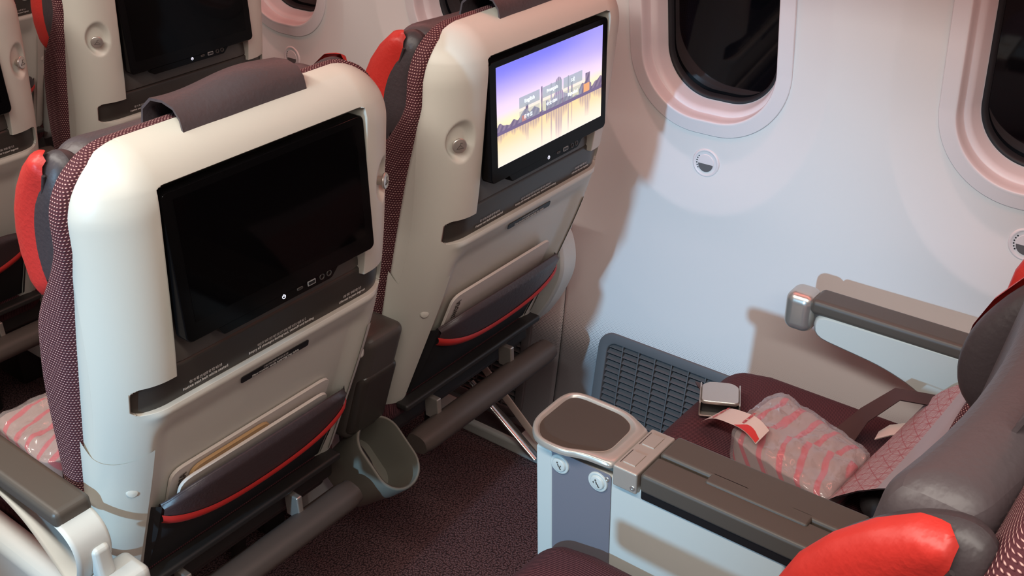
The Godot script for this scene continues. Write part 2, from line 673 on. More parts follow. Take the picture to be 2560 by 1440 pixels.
func cushion_depth(y: float) -> float:
	return lerpf(0.028, 0.095, smoothstep(1.06, 0.90, y)) - 0.050 * smoothstep(0.86, 0.58, y)

# how far the middle of the backrest lies behind its side bolsters
func hollow(u: float, y: float) -> float:
	return 0.050 * smoothstep(0.235, 0.13, absf(u)) * smoothstep(0.99, 0.90, y) * smoothstep(0.5, 0.65, y)

func back_cushion_mesh() -> Mesh:
	return built(func(b: MB) -> void:
		var ys := []
		for k in 40:
			ys.append(lerpf(0.45, 1.078, k / 39.0))
		for k in range(1, 13):
			ys.append(1.163 - 0.085 * (1.0 - sin(PI / 2 * k / 12.0)))
		b.grid(64, ys.size() - 1, func(a: float, c: float) -> Vector3:
			var y: float = ys[roundi(c * (ys.size() - 1))]
			var th := a * TAU
			var top := maxf(0.0, y - 1.078) / 0.085
			var w := 0.254 - 0.085 * (1.0 - sqrt(maxf(1.0 - top * top, 0.0)))
			var z1 := front_edge(y) + 0.015
			var z0 := front_edge(y) - cushion_depth(y)
			if y > 1.05:
				z1 = minf(z1, 0.0 - 0.03 * top * top)
			var d := (z1 - z0) / 2.0 * (sqrt(maxf(1.0 - pow(top, 6.0), 0.0)) if top > 0 else 1.0)
			var cx := signf(cos(th)) * pow(absf(cos(th)), 0.35)
			var cz := signf(sin(th)) * pow(absf(sin(th)), 0.45)
			return Vector3(cx * w, y, (z0 + z1) / 2 + cz * d + (hollow(cx * w, y) if cz < 0.0 else 0.0)), true, false, true)
		)

# outline of a head wing in (z, y)
func wing_outline(grow := 0.0) -> PackedVector2Array:
	var pts := [Vector2(-0.052, 1.140), Vector2(-0.074, 1.156), Vector2(-0.112, 1.140), Vector2(-0.156, 1.094), Vector2(-0.182, 1.043), Vector2(-0.188, 1.0), Vector2(-0.176, 0.960), Vector2(-0.136, 0.935), Vector2(-0.10, 0.925), Vector2(-0.06, 0.935)]
	var c := Vector2(-0.11, 1.04)
	var o := []
	for q in pts:
		o.append(q + (q - c).normalized() * grow)
	return rpoly(o, 0.03, 4)

func wing_mesh(sg: float) -> Mesh:
	return built(func(b: MB) -> void:
		var xf := Transform3D(Basis(Vector3(0, 0, 1), Vector3(0, 1, 0), Vector3(-1, 0, 0)), Vector3(sg * 0.212, 0, 0))
		var poly := wing_outline()
		var k := poly.size()
		# puffed block: rounded rim, slightly domed sides
		var c := Vector2(-0.11, 1.04)
		for side in [-1.0, 1.0]:
			b.grid(k, 10, func(a: float, r: float) -> Vector3:
				var q := poly[roundi(a * k) % k]
				var f := 1.0 - r
				var e := c.lerp(q, sin(PI / 2 * f) if f > 0 else 0.0)
				var hgt := 0.030 * (pow(maxf(1.0 - pow(sin(PI / 2 * f), 4.0), 0.0), 0.5))
				return xf * Vector3(e.x, e.y, side * hgt), true, side > 0))

func wing_red_mesh(sg: float) -> Mesh:
	return built(func(b: MB) -> void:
		var rows := [[Vector2(-0.080, 1.151), Vector2(-0.076, 1.145)], [Vector2(-0.104, 1.144), Vector2(-0.076, 1.124)], [Vector2(-0.128, 1.124), Vector2(-0.088, 1.100)], [Vector2(-0.150, 1.098), Vector2(-0.098, 1.076)], [Vector2(-0.168, 1.068), Vector2(-0.105, 1.052)], [Vector2(-0.179, 1.036), Vector2(-0.110, 1.026)], [Vector2(-0.182, 1.002), Vector2(-0.114, 0.998)], [Vector2(-0.175, 0.970), Vector2(-0.122, 0.972)], [Vector2(-0.148, 0.947), Vector2(-0.1475, 0.9475)]]
		var nr := rows.size() - 1
		var at := func(v: float) -> Array:
			var f: float = v * nr
			var i := mini(int(f), nr - 1)
			var g := f - i
			return [(rows[i][0] as Vector2).lerp(rows[i + 1][0], g), (rows[i][1] as Vector2).lerp(rows[i + 1][1], g)]
		# across: from the inner seam over the outer face and round the leading edge
		var across := [[0.0, 0.0, 0.2385], [0.25, 0.0, 0.2425], [0.5, 0.0, 0.2450], [0.75, 0.0, 0.2435], [0.92, 0.0, 0.2390], [1.0, 0.0025, 0.2330], [1.0, 0.0050, 0.2260], [1.0, 0.0050, 0.2200]]
		b.grid(across.size() - 1, 32, func(a: float, v: float) -> Vector3:
			var e: Array = at.call(v)
			var o: Vector2 = e[0]
			var n: Vector2 = e[1]
			var k: Array = across[roundi(a * (across.size() - 1))]
			var out := (o - Vector2(-0.095, 1.04)).normalized()
			var ends := sqrt(maxf(0.0, 1.0 - pow(2 * v - 1, 10)))
			var q: Vector2 = n.lerp(o, k[0]) + out * k[1] * ends
			return Vector3(sg * lerpf(0.230, k[2], ends), q.y, q.x), false, sg < 0))

func headrest_mesh() -> Mesh:
	return built(func(b: MB) -> void:
		b.rbox(Vector3(0, 1.038, -0.090), Vector3(0.40, 0.222, 0.075), 0.034, func(v: Vector3) -> Vector3:
			v.z += 0.10 * (v.y - 1.05) * 0.9 - 0.6 * v.x * v.x
			return v, 5, 10))

func flap_mesh() -> Mesh:
	return built(func(b: MB) -> void:
		var prof := [Vector2(-0.085, 1.150), Vector2(-0.078, 1.172), Vector2(-0.058, 1.187), Vector2(-0.034, 1.189), Vector2(-0.014, 1.184), Vector2(-0.004, 1.172), Vector2(-0.001, 1.156), Vector2(-0.002, 1.138)]
		var inner := []
		for q in prof:
			inner.append((q as Vector2) * 1.0 + (Vector2(-0.035, 1.13) - (q as Vector2)).normalized() * 0.0035)
		for layer in 2:
			var src: Array = prof if layer == 0 else inner
			b.grid(30, prof.size() - 1, func(a: float, c: float) -> Vector3:
				var q: Vector2 = src[roundi(c * (prof.size() - 1))]
				var u := lerpf(-0.098, 0.094, a)
				return Vector3(u, q.y - 0.004 * sin(a * PI * 2.0 + 0.6), q.x), false, layer == 1)
		for e in [0, 1]:
			b.grid(prof.size() - 1, 1, func(a: float, c: float) -> Vector3:
				var i := roundi(a * (prof.size() - 1))
				var q: Vector2 = prof[i] if c < 0.5 else inner[i]
				return Vector3(lerpf(-0.098, 0.094, e), q.y - 0.004 * sin(e * PI * 2.0 + 0.6), q.x)))

func pocket_top(u: float) -> float:
	return 0.628 - 0.028 * pow(absf(u) / 0.178, 6.0)

func pocket_line(u: float) -> float:
	return 0.532 + 0.042 * pow(absf(u) / 0.178, 2.0)

func pocket_z(u: float, y: float) -> float:
	var bulge := sqrt(maxf(0.0, 1.0 - pow(u / 0.182, 4.0)))
	return rear(y) - 0.010 + 0.030 * bulge * smoothstep(0.42, 0.56, y) + 0.004

func pocket_mesh() -> Mesh:
	return built(func(b: MB) -> void:
		for layer in 2:
			b.grid(40, 12, func(a: float, c: float) -> Vector3:
				var u := lerpf(-0.178, 0.178, a)
				var y := lerpf(pocket_top(u), pocket_line(u) - 0.004, c)
				var roll := 0.008 * sqrt(maxf(0.0, 1.0 - pow(1.0 - minf(c * 5.0, 1.0), 2.0)))
				return Vector3(u, y, pocket_z(u, y) + (roll if layer == 0 else -0.006)), false, layer == 1)
		b.grid(40, 2, func(a: float, c: float) -> Vector3:
			var u := lerpf(-0.178, 0.178, a)
			var y := pocket_top(u) + 0.004 * sin(PI * c)
			return Vector3(u, y, pocket_z(u, y) - 0.006 * (1 - c)), false, true))

func pocket_lower_mesh() -> Mesh:
	return built(func(b: MB) -> void:
		b.grid(40, 10, func(a: float, c: float) -> Vector3:
			var u := lerpf(-0.178, 0.178, a)
			var y := lerpf(pocket_line(u), 0.43, c)
			return Vector3(u, y, pocket_z(u, y) - 0.002))
		for sg in [-1.0, 1.0]:
			b.grid(10, 3, func(a: float, c: float) -> Vector3:
				var y := lerpf(0.60, 0.43, a)
				return Vector3(sg * lerpf(0.178, 0.196, c), y, lerpf(pocket_z(0.178, y) + 0.002, rear(y) - 0.016, c))))

func piping_mesh() -> Mesh:
	return built(func(b: MB) -> void:
		b.grid(40, 6, func(a: float, c: float) -> Vector3:
			var u := lerpf(-0.180, 0.180, a)
			var y := pocket_line(u) + lerpf(0.009, -0.009, c)
			return Vector3(u, y, pocket_z(u, y) + 0.009 + 0.005 * sin(PI * c))))

func seat_cushion_mesh() -> Mesh:
	return built(func(b: MB) -> void:
		b.rbox(Vector3(0, 0.415, -0.44), Vector3(0.485, 0.115, 0.50), 0.045, func(v: Vector3) -> Vector3:
			if v.y > 0.42:
				v.y += 0.012 * cos(clampf(v.x / 0.25, -1, 1) * PI / 2) - 0.02 * smoothstep(-0.60, -0.69, v.z)
			return v, 5, 8))

# outline of an armrest in (z, y): flat top, belly rising to the tip
func armrest_body_mesh(window: bool) -> Mesh:
	return built(func(b: MB) -> void:
		var pts := [Vector2(-0.535, 0.622), Vector2(-0.165, 0.628), Vector2(-0.130, 0.612), Vector2(-0.116, 0.56), Vector2(-0.120, 0.51), Vector2(-0.152, 0.44), Vector2(-0.200, 0.368), Vector2(-0.25, 0.355), Vector2(-0.278, 0.39), Vector2(-0.280, 0.46), Vector2(-0.305, 0.512), Vector2(-0.36, 0.541), Vector2(-0.41, 0.556), Vector2(-0.535, 0.572)]
		if not window:
			pts = [Vector2(-0.60, 0.626), Vector2(-0.15, 0.632), Vector2(-0.117, 0.624), Vector2(-0.097, 0.606), Vector2(-0.092, 0.578), Vector2(-0.104, 0.543), Vector2(-0.128, 0.510), Vector2(-0.155, 0.510), Vector2(-0.19, 0.548), Vector2(-0.235, 0.582), Vector2(-0.30, 0.602), Vector2(-0.60, 0.608)]
		var poly := PackedVector2Array()
		for q in rpoly(pts, 0.03, 4):
			poly.append(Vector2(q.x, q.y))
		var xf := Transform3D(Basis(Vector3(0, 0, 1), Vector3(0, 1, 0), Vector3(-1, 0, 0)), Vector3.ZERO)
		b.extr(poly, -0.027, 0.027, 0.006, xf))

func armrest_pad_mesh(z0: float, z1: float) -> Mesh:
	return built(func(b: MB) -> void:
		b.rbox(Vector3(0, 0.632, (z0 + z1) / 2), Vector3(0.056, 0.030, z1 - z0), 0.010, func(v: Vector3) -> Vector3: return v, 4, 2))

func screen_outline() -> PackedVector2Array:
	return rrect(0.325, 0.200, 0.010)

func line_text(words: String, size: float, bold := false) -> TextMesh:
	var f := SystemFont.new()
	f.font_names = PackedStringArray(["Droid Sans"])
	if bold:
		f.font_weight = 700
	var t := TextMesh.new()
	t.text = words
	t.font = f
	t.font_size = 32
	t.pixel_size = size / 32.0
	t.depth = 0.0003
	t.curve_step = 4.0
	return t

# Devanagari letters as pen strokes in a box 1 high, hanging from the head line
const PEN := {
	"ka": [0.75, [[0.38, 1, 0.38, 0], [0.38, 0.45, 0.15, 0.65, 0.05, 0.4, 0.2, 0.25, 0.38, 0.45, 0.6, 0.65, 0.7, 0.4, 0.6, 0.2]]],
	"ta": [0.55, [[0.3, 1, 0.3, 0.8, 0.1, 0.6, 0.1, 0.3, 0.3, 0.1, 0.5, 0.2]]],
	"pa": [0.55, [[0.45, 1, 0.45, 0], [0.1, 1, 0.1, 0.5, 0.25, 0.4, 0.45, 0.45]]],
	"ra": [0.4, [[0.1, 1, 0.28, 0.8, 0.2, 0.6, 0.05, 0.5, 0.3, 0]]],
	"sa": [0.7, [[0.6, 1, 0.6, 0], [0.1, 1, 0.3, 0.75, 0.15, 0.55, 0.35, 0], [0.2, 0.5, 0.6, 0.5]]],
	"ba": [0.6, [[0.5, 1, 0.5, 0], [0.5, 0.65, 0.2, 0.75, 0.08, 0.5, 0.2, 0.3, 0.5, 0.45], [0.15, 0.7, 0.45, 0.35]]],
	"tha": [0.55, [[0.3, 1, 0.3, 0.7, 0.08, 0.5, 0.1, 0.2, 0.3, 0.05, 0.5, 0.25, 0.45, 0.55, 0.3, 0.7]]],
	"ha": [0.55, [[0.3, 1, 0.3, 0.8, 0.1, 0.7, 0.4, 0.55, 0.45, 0.4, 0.15, 0.25, 0.4, 0]]],
	"va": [0.55, [[0.45, 1, 0.45, 0], [0.45, 0.6, 0.2, 0.75, 0.06, 0.5, 0.2, 0.3, 0.45, 0.45]]],
	"ma": [0.6, [[0.5, 1, 0.5, 0], [0.12, 1, 0.12, 0.2, 0.05, 0.35], [0.12, 0.4, 0.5, 0.4]]],
	"na": [0.55, [[0.45, 1, 0.45, 0], [0.45, 0.5, 0.15, 0.5, 0.08, 0.35, 0.2, 0.3]]],
	"la": [0.7, [[0.6, 1, 0.6, 0], [0.6, 0.6, 0.45, 0.7, 0.35, 0.4, 0.25, 0.65, 0.08, 0.5, 0.15, 0.15]]],
	"aa": [0.22, [[0.1, 1, 0.1, 0]]],
	"ii": [0.26, [[0.1, 1, 0.1, 0], [0.1, 1, -0.05, 1.3, -0.3, 1.2]]],
	"e": [0.0, [[-0.1, 1, -0.35, 1.32]]],
	"u": [0.0, [[-0.3, 0, -0.2, -0.25, 0.0, -0.2]]],
	"ya": [0.6, [[0.5, 1, 0.5, 0], [0.1, 1, 0.2, 0.75, 0.08, 0.5, 0.25, 0.35, 0.5, 0.45]]],
	"ja": [0.7, [[0.6, 1, 0.6, 0], [0.6, 0.55, 0.25, 0.55, 0.1, 0.35, 0.25, 0.15, 0.35, 0.3]]],
	"da": [0.5, [[0.3, 1, 0.3, 0.8, 0.1, 0.6, 0.15, 0.35, 0.35, 0.4, 0.25, 0.15, 0.4, 0]]],
	"kha": [0.85, [[0.12, 1, 0.28, 0.75, 0.1, 0.5, 0.3, 0.1, 0.5, 0.1], [0.75, 1, 0.75, 0], [0.75, 0.6, 0.5, 0.7, 0.42, 0.5, 0.55, 0.35, 0.75, 0.45]]],
}

# one line of pen strokes as a flat ribbon mesh, centred on x, words separated by "-"
func pen_line(words: Array, size: float) -> Mesh:
	return built(func(b: MB) -> void:
		var total := 0.0
		for w in words:
			total += 0.35 if w == "-" else PEN[w][0]
		var x := -total / 2 * size
		var th := 0.055 * size
		var word := x
		var seg := func(a: Vector2, c: Vector2) -> void:
			var d := (c - a).normalized()
			var s := Vector2(-d.y, d.x) * th
			a -= d * th * 0.6
			c += d * th * 0.6
			var q := [a + s, c + s, c - s, a - s]
			b.tri_flat(Vector3(q[0].x, q[0].y, 0), Vector3(q[1].x, q[1].y, 0), Vector3(q[2].x, q[2].y, 0), Vector3.BACK)
			b.tri_flat(Vector3(q[0].x, q[0].y, 0), Vector3(q[2].x, q[2].y, 0), Vector3(q[3].x, q[3].y, 0), Vector3.BACK)
		for w in words + ["-"]:
			if w == "-":
				if x > word:
					seg.call(Vector2(word, size), Vector2(x, size))
				x += 0.35 * size
				word = x
				continue
			for line in PEN[w][1]:
				for k in range(0, line.size() - 2, 2):
					seg.call(Vector2(x + line[k] * size, line[k + 1] * size), Vector2(x + line[k + 2] * size, line[k + 3] * size))
			x += PEN[w][0] * size)

# a printed line lying on the dark band, centred at (u, y)
func on_band(words: Mesh, u: float, y: float, lift: float, parent: Node, mt: Material) -> void:
	var tilt := atan2(0.12, 1.0)
	part("lettering", words, mt, parent, Transform3D(Basis(Vector3.RIGHT, tilt), Vector3(u, y, rear(y) + lift)))

# ------------------------------------------------------------------ one seat with all its parts
func make_seat(at: Vector3, window: bool, lit: bool, label: String, group: String, recline := 0.0) -> Node3D:
	var s := thing("airline_seat", label, "seat", at, group)
	var inner := -1.0 if window else 1.0
	part("back_shell", kept("shell%d" % int(inner), func() -> Mesh: return shell_mesh(inner)), M.shell, s)
	# dark band with its printed notices, and the recess above it
	var band := part("trim_band", kept("band", band_mesh), M.band, s, Transform3D.IDENTITY, "dark band with white notices")
	on_band(kept("h1", func() -> Mesh: return pen_line(["sa", "ii", "ta", "-", "pa", "ra", "-", "ba", "e", "tha", "e", "-", "ha", "u", "va", "-", "ka", "u", "ra", "sa", "ii", "-", "ka", "ii", "-", "pa", "e", "ta", "ii", "-", "ba", "aa", "na", "e", "-", "ra", "kha", "e"], 0.0036)), -0.117, 0.8205, -0.0055, band, M.text)
	on_band(kept("t1", func() -> Mesh: return line_text("Fasten seat belt while seated", 0.0052, true)), -0.117, 0.8155, -0.0055, band, M.text)
	on_band(kept("h2", func() -> Mesh: return pen_line(["va", "ma", "aa", "na", "-", "ka", "e", "-", "na", "la", "na", "e", "-", "ta", "da", "aa", "na", "-", "pa", "ra", "na", "e", "-", "ta", "tha", "aa", "-", "ta", "ra", "na", "e", "-", "sa", "ma", "ya", "-", "sa", "pa", "ii", "-", "sa", "ta", "aa", "ra", "e", "ja", "-", "kha", "aa", "la", "ii", "-", "ka", "ra", "-", "da", "e"], 0.0036)), 0.014, 0.8190, -0.0055, band, M.text)
	on_band(kept("t2", func() -> Mesh: return line_text("Empty all stowages during taxi, takeoff and landing", 0.0048, true)), 0.014, 0.8150, -0.0055, band, M.text)
	on_band(kept("h3", func() -> Mesh: return pen_line(["ra", "kha", "aa", "-", "ja", "e", "ka", "e", "ta", "-", "sa", "pa", "ka", "ii", "-", "sa", "ii", "ta", "-", "ma", "e", "-", "ha", "e"], 0.0036)), 0.150, 0.8205, -0.0055, band, M.text)
	on_band(kept("t3", func() -> Mesh: return line_text("Lifevest in your legrest", 0.0048, true)), 0.150, 0.8155, -0.0055, band, M.text)
	part("recess_panel", kept("recess", recess_mesh), M.panel_recess, s)
	# small label under the band
	var tl := atan2(0.30, 1.0)
	var plate := part("notice_plate", kept("plate", func() -> Mesh: return built(func(b: MB) -> void:
		b.extr(rpoly([Vector2(-0.062, -0.006), Vector2(0.062, -0.006), Vector2(0.062, 0.006), Vector2(-0.062, 0.006)], 0.004), 0, 0.001, 0.0003))), M.black, s, Transform3D(Basis(Vector3.RIGHT, tl), Vector3(0, 0.778, rear(0.778) + 0.0005)))
	part("lettering", kept("h4", func() -> Mesh: return pen_line(["ta", "e", "-", "va", "ra", "na", "-", "ha", "ta", "e", "ma", "ya", "-", "ma", "aa", "na", "ii", "ta", "ra", "-", "ka", "ii", "-", "sa", "tha", "na", "-", "pa", "ra", "-", "ra", "kha", "e"], 0.0031)), M.text, plate, T(0, 0.0008, 0.0012))
	part("lettering", kept("t4", func() -> Mesh: return line_text("Stow monitor while opening tray table", 0.0050)), M.text, plate, T(0, -0.0028, 0.0012))
	# monitor
	var mon := part("monitor", kept("monitor", func() -> Mesh: return built(func(b: MB) -> void:
		b.extr(screen_outline(), -0.022, 0.0, 0.0015)
		b.extr(rpoly([Vector2(-0.120, -0.094), Vector2(-0.108, -0.1125), Vector2(0.078, -0.1125), Vector2(0.098, -0.094)], 0.004), -0.018, -0.0012, 0.001))), M.bezel, s, T(0, 1.005, 0.0265))
	part("display", kept("display", func() -> Mesh: return built(func(b: MB) -> void:
		b.grid(1, 1, func(a: float, c: float) -> Vector3: return Vector3(lerpf(-0.146, 0.146, a), lerpf(0.089, -0.075, c), 0.0004), false, true)
		for k in b.t.size():
			b.t[k] = Vector2(b.p[k].x / 0.292 + 0.5, (0.089 - b.p[k].y) / 0.164))), M.display if lit else M.glass_off, mon, Transform3D.IDENTITY, "lit screen with a lakeside palace at dusk" if lit else "black switched-off screen")
	if lit:
		for e in [["English", 0.2875, 0.443], ["Français", 0.50, 0.443], ["Español", 0.70, 0.585]]:
			part("lettering", line_text(e[0], 0.0078, true), M.display_text, mon, T(lerpf(-0.146, 0.146, e[1]), lerpf(0.089, -0.075, e[2]), 0.0006))
		part("lettering", pen_line(["ha", "na", "da", "ii"], 0.0055), M.display_text, mon, T(lerpf(-0.146, 0.146, 0.70), lerpf(0.089, -0.075, 0.465), 0.0008))
		part("lettering", built(func(b: MB) -> void:
			var box := func(x: float, bars: Array) -> void:
				for q in bars:
					b.extr(PackedVector2Array([Vector2(x + q[0], q[1]) * 0.0009, Vector2(x + q[2], q[1]) * 0.0009, Vector2(x + q[2], q[3]) * 0.0009, Vector2(x + q[0], q[3]) * 0.0009]), 0, 0.0002)
			box.call(0.0, [[0, 0, 1, 7], [4, 0, 5, 7], [1, 0, 4, 1], [1, 3, 4, 4], [1, 6, 4, 7]])
			box.call(7.0, [[0, 5, 7, 6], [3, 0, 4, 8], [1, 3, 2, 5], [5, 3, 6, 5], [2, 1.5, 5, 2.3]])
			box.call(16.0, [[0, 6, 2, 7], [0, 4, 2, 5], [0, 0, 1, 3], [1, 0, 2, 1], [3, 6, 7, 7], [3, 4, 7, 5], [3, 0, 4, 3], [6, 0, 7, 3], [4, 0, 6, 1]])), M.display_text, mon, T(-0.076, lerpf(0.089, -0.075, 0.62), 0.0006))
		part("lettering", built(func(b: MB) -> void:
			var box := func(x: float, bars: Array) -> void:
				for q in bars:
					b.extr(PackedVector2Array([Vector2(x + q[0], q[1]) * 0.00085, Vector2(x + q[2], q[1]) * 0.00085, Vector2(x + q[2], q[3]) * 0.00085, Vector2(x + q[0], q[3]) * 0.00085]), 0, 0.0002)
			box.call(0.0, [[0, 2, 1, 6], [6, 2, 7, 6], [1, 5, 6, 6], [1, 2, 6, 3], [3, 0, 4, 8]])
			box.call(9.0, [[0, 5, 7, 6], [3, 6, 4, 8], [1, 3, 2, 5], [5, 3, 6, 5], [2, 1.5, 5, 3], [0, 0, 2, 1], [5, 0, 7, 1]])
			box.call(19.0, [[0, 1, 1, 7], [2, 1, 3, 7], [3, 6, 6, 7], [3, 3, 6, 4], [6, 1, 7, 7], [8, 1, 9, 7], [9, 4, 13, 5], [10, 2, 11, 7], [14, 1, 15, 7]])), M.display_text, mon, T(-0.016, lerpf(0.089, -0.075, 0.60), 0.0006))
	part("power_button", kept("power", func() -> Mesh: return built(func(b: MB) -> void:
		var ring := PackedVector3Array()
		for k in range(0, 17):
			var a := PI / 2 + 0.5 + (TAU - 1.0) * k / 16.0
			ring.append(Vector3(cos(a) * 0.0026, sin(a) * 0.0026, 0))
		b.tube(ring, 0.00055, 0.0003, 6, Vector3.BACK)
		b.extr(PackedVector2Array([Vector2(-0.0005, 0.0), Vector2(0.0005, 0.0), Vector2(0.0005, 0.0036), Vector2(-0.0005, 0.0036)]), -0.0002, 0.0003))), M.glow_white, mon, T(-0.008, -0.103, -0.0008))
	var usb_c := part("usb_port", kept("usbc", func() -> Mesh: return built(func(b: MB) -> void:
		var o := rrect(0.0105, 0.0042, 0.002)
		b.extr(o, 0, 0.0008, 0.0002))), M.shell_dark, mon, T(0.020, -0.103, -0.0012))
	part("port_slot", kept("usbcs", func() -> Mesh: return built(func(b: MB) -> void: b.extr(rrect(0.0078, 0.0016, 0.0007), 0, 0.0004))), M.black, usb_c, T(0, 0, 0.0008))
	var usb_a := part("usb_port", kept("usba", func() -> Mesh: return built(func(b: MB) -> void: b.extr(rrect(0.0145, 0.0072, 0.0012), 0, 0.0008, 0.0002))), M.lamp_body, mon, T(0.041, -0.103, -0.0012))
	part("port_slot", kept("usbas", func() -> Mesh: return built(func(b: MB) -> void: b.extr(rrect(0.0118, 0.0042, 0.0005), 0, 0.0004))), M.black, usb_a, T(0, 0, 0.0008))
	for jx in [0.060, 0.073]:
		part("headphone_jack", kept("jack", func() -> Mesh: return built(func(b: MB) -> void:
			b.lathe(PackedVector2Array([Vector2(0.0046, 0), Vector2(0.0046, 0.0008), Vector2(0.0036, 0.0010), Vector2(0.0028, 0.0006), Vector2(0.0026, -0.003), Vector2(0.0, -0.003)]), Transform3D(Basis(Vector3.RIGHT, PI / 2), Vector3.ZERO), 18))), M.band, mon, T(jx, -0.103, -0.0012))
	# coat hook on the console side
	var hz := rear(0.99) - drop(rim(0.208, 0.99)) - 0.012
	var hook := part("coat_hook", kept("hook", func() -> Mesh: return built(func(b: MB) -> void:
		b.lathe(PackedVector2Array([Vector2(0.0, 0.0135), Vector2(0.0105, 0.0132), Vector2(0.0122, 0.0115), Vector2(0.0118, 0.0095), Vector2(0.007, 0.008), Vector2(0.006, -0.004)]), Transform3D(Basis(Vector3.RIGHT, PI / 2), Vector3.ZERO), 24))), M.silver, s, Transform3D(Basis(Vector3.UP, inner * 0.45), Vector3(inner * 0.208, 0.985, hz)))
	part("hanger_mark", kept("mark", func() -> Mesh: return built(func(b: MB) -> void:
		b.tube(PackedVector3Array([Vector3(0.004, 0.0045, 0), Vector3(0.001, 0.005, 0), Vector3(0, 0.0015, 0), Vector3(-0.006, -0.004, 0), Vector3(0.006, -0.004, 0), Vector3(0, 0.0015, 0)]), 0.0005, 0.0004, 5, Vector3.BACK))), M.ink, hook, T(0, 0, 0.0137))
	# padding
	part("back_cushion", kept("backc", back_cushion_mesh), M.weave, s, Transform3D.IDENTITY, "maroon woven cover")
	var head := part("headrest", kept("head", headrest_mesh), M.leather, s, Transform3D.IDENTITY, "charcoal leather")
	for sg in [-1.0, 1.0]:
		part("wing", kept("wing%d" % int(sg), func() -> Mesh: return wing_mesh(sg)), M.leather_wing, head)
		part("wing_panel", kept("wingr%d" % int(sg), func() -> Mesh: return wing_red_mesh(sg)), M.red, head, Transform3D.IDENTITY, "red leather")
		part("wing_seam", kept("wings%d" % int(sg), func() -> Mesh: return built(func(b: MB) -> void:
			var path := PackedVector3Array()
			for q in [Vector2(-0.074, 1.130), Vector2(-0.088, 1.100), Vector2(-0.098, 1.076), Vector2(-0.105, 1.052), Vector2(-0.110, 1.026), Vector2(-0.114, 0.998), Vector2(-0.122, 0.972), Vector2(-0.146, 0.948)]:
				path.append(Vector3(sg * 0.2380, q.y, q.x))
			b.tube(path, 0.0022, 0.0022, 8))), M.leather_dark, head)
	part("flap", kept("flap", flap_mesh), M.leather, head)
	part("back_pad", kept("backp", func() -> Mesh: return built(func(b: MB) -> void:
		b.grid(24, 24, func(a: float, c: float) -> Vector3:
			var y := lerpf(0.46, 0.99, c)
			var e := sqrt(maxf(0.0, 1.0 - pow(2 * a - 1, 8)))
			var u := lerpf(-0.248, 0.248, a)
			return Vector3(u, y, lerpf(front_edge(y) - 0.045, front_edge(y) - cushion_depth(y) - 0.006 + hollow(u, y), e))))), M.leather, s)
	part("seat_cushion", kept("seatc", seat_cushion_mesh), M.ribs, s, Transform3D.IDENTITY, "maroon ribbed cover")
	part("leg_rest", kept("legr", func() -> Mesh: return built(func(b: MB) -> void: b.rbox(Vector3(0, 0.27, -0.66), Vector3(0.45, 0.25, 0.05), 0.02))), M.weave, s)
	# pocket
	var pk := part("seat_pocket", kept("pocket", pocket_mesh), M.pocket, s)
	part("pocket_net", kept("pocketl", pocket_lower_mesh), M.pocket_mesh, pk)
	part("pocket_piping", kept("piping", piping_mesh), M.piping, pk, Transform3D.IDENTITY, "red piping")
	# frame below
	part("rear_beam", kept("beam", func() -> Mesh: return built(func(b: MB) -> void:
		b.rbox(Vector3(0, 0.416, -0.172), Vector3(0.42, 0.014, 0.030), 0.005)
		b.rbox(Vector3(0, 0.36, -0.23), Vector3(0.46, 0.05, 0.05), 0.012)
		b.rbox(Vector3(0, 0.335, -0.42), Vector3(0.44, 0.04, 0.40), 0.012))), M.beam, s)
	for sx in [-0.16, 0.16]:
		part("leg", kept("leg", func() -> Mesh: return built(func(b: MB) -> void:
			b.tube(PackedVector3Array([Vector3(0, 0.33, -0.42), Vector3(0, 0.004, -0.46)]), 0.016)
			b.tube(PackedVector3Array([Vector3(0, 0.33, -0.58), Vector3(0, 0.004, -0.62)]), 0.016))), M.beam, s, T(sx, 0, 0))
	var foot := part("footrest_bar", kept("bar", func() -> Mesh: return built(func(b: MB) -> void:
		b.grid(28, 20, func(a: float, c: float) -> Vector3:
			var th := a * TAU
			var rr := 1.0 + (0.03 * sin(th * 22.0) if sin(th) > 0.0 else 0.0)
			var e := 1.0 if c > 0.02 and c < 0.98 else 0.86
			return Vector3(lerpf(-0.21, 0.21, c), 0.345 + 0.024 * sin(th) * rr * e, -0.138 + 0.030 * cos(th) * rr * e), true)
		for sg in [-1.0, 1.0]:
			b.extr(rrect(0.05, 0.04, 0.018), 0.205, 0.2095, 0.001, Transform3D(Basis(Vector3.UP, PI / 2 * sg), Vector3(0, 0.345, -0.138))))), M.bar, s)
	for sx in [-0.13, 0.10]:
		part("bracket", kept("brk", func() -> Mesh: return built(func(b: MB) -> void: b.rbox(Vector3(0, 0.375, -0.165), Vector3(0.012, 0.05, 0.035), 0.003))), M.silver, foot, T(sx, 0, 0))
	# screw caps on the columns
	for sg in [-1.0, 1.0]:
		part("screw_cap", kept("cap", func() -> Mesh: return built(func(b: MB) -> void:
			b.lathe(PackedVector2Array([Vector2(0, 0.0035), Vector2(0.006, 0.003), Vector2(0.0085, 0.001), Vector2(0.0088, -0.002)]), Transform3D(Basis(Vector3.RIGHT, PI / 2), Vector3.ZERO), 18))), M.shell, s, Transform3D(Basis(Vector3.UP, sg * 0.55), Vector3(sg * 0.218, 0.655, rear(0.655) - drop(0.027))))
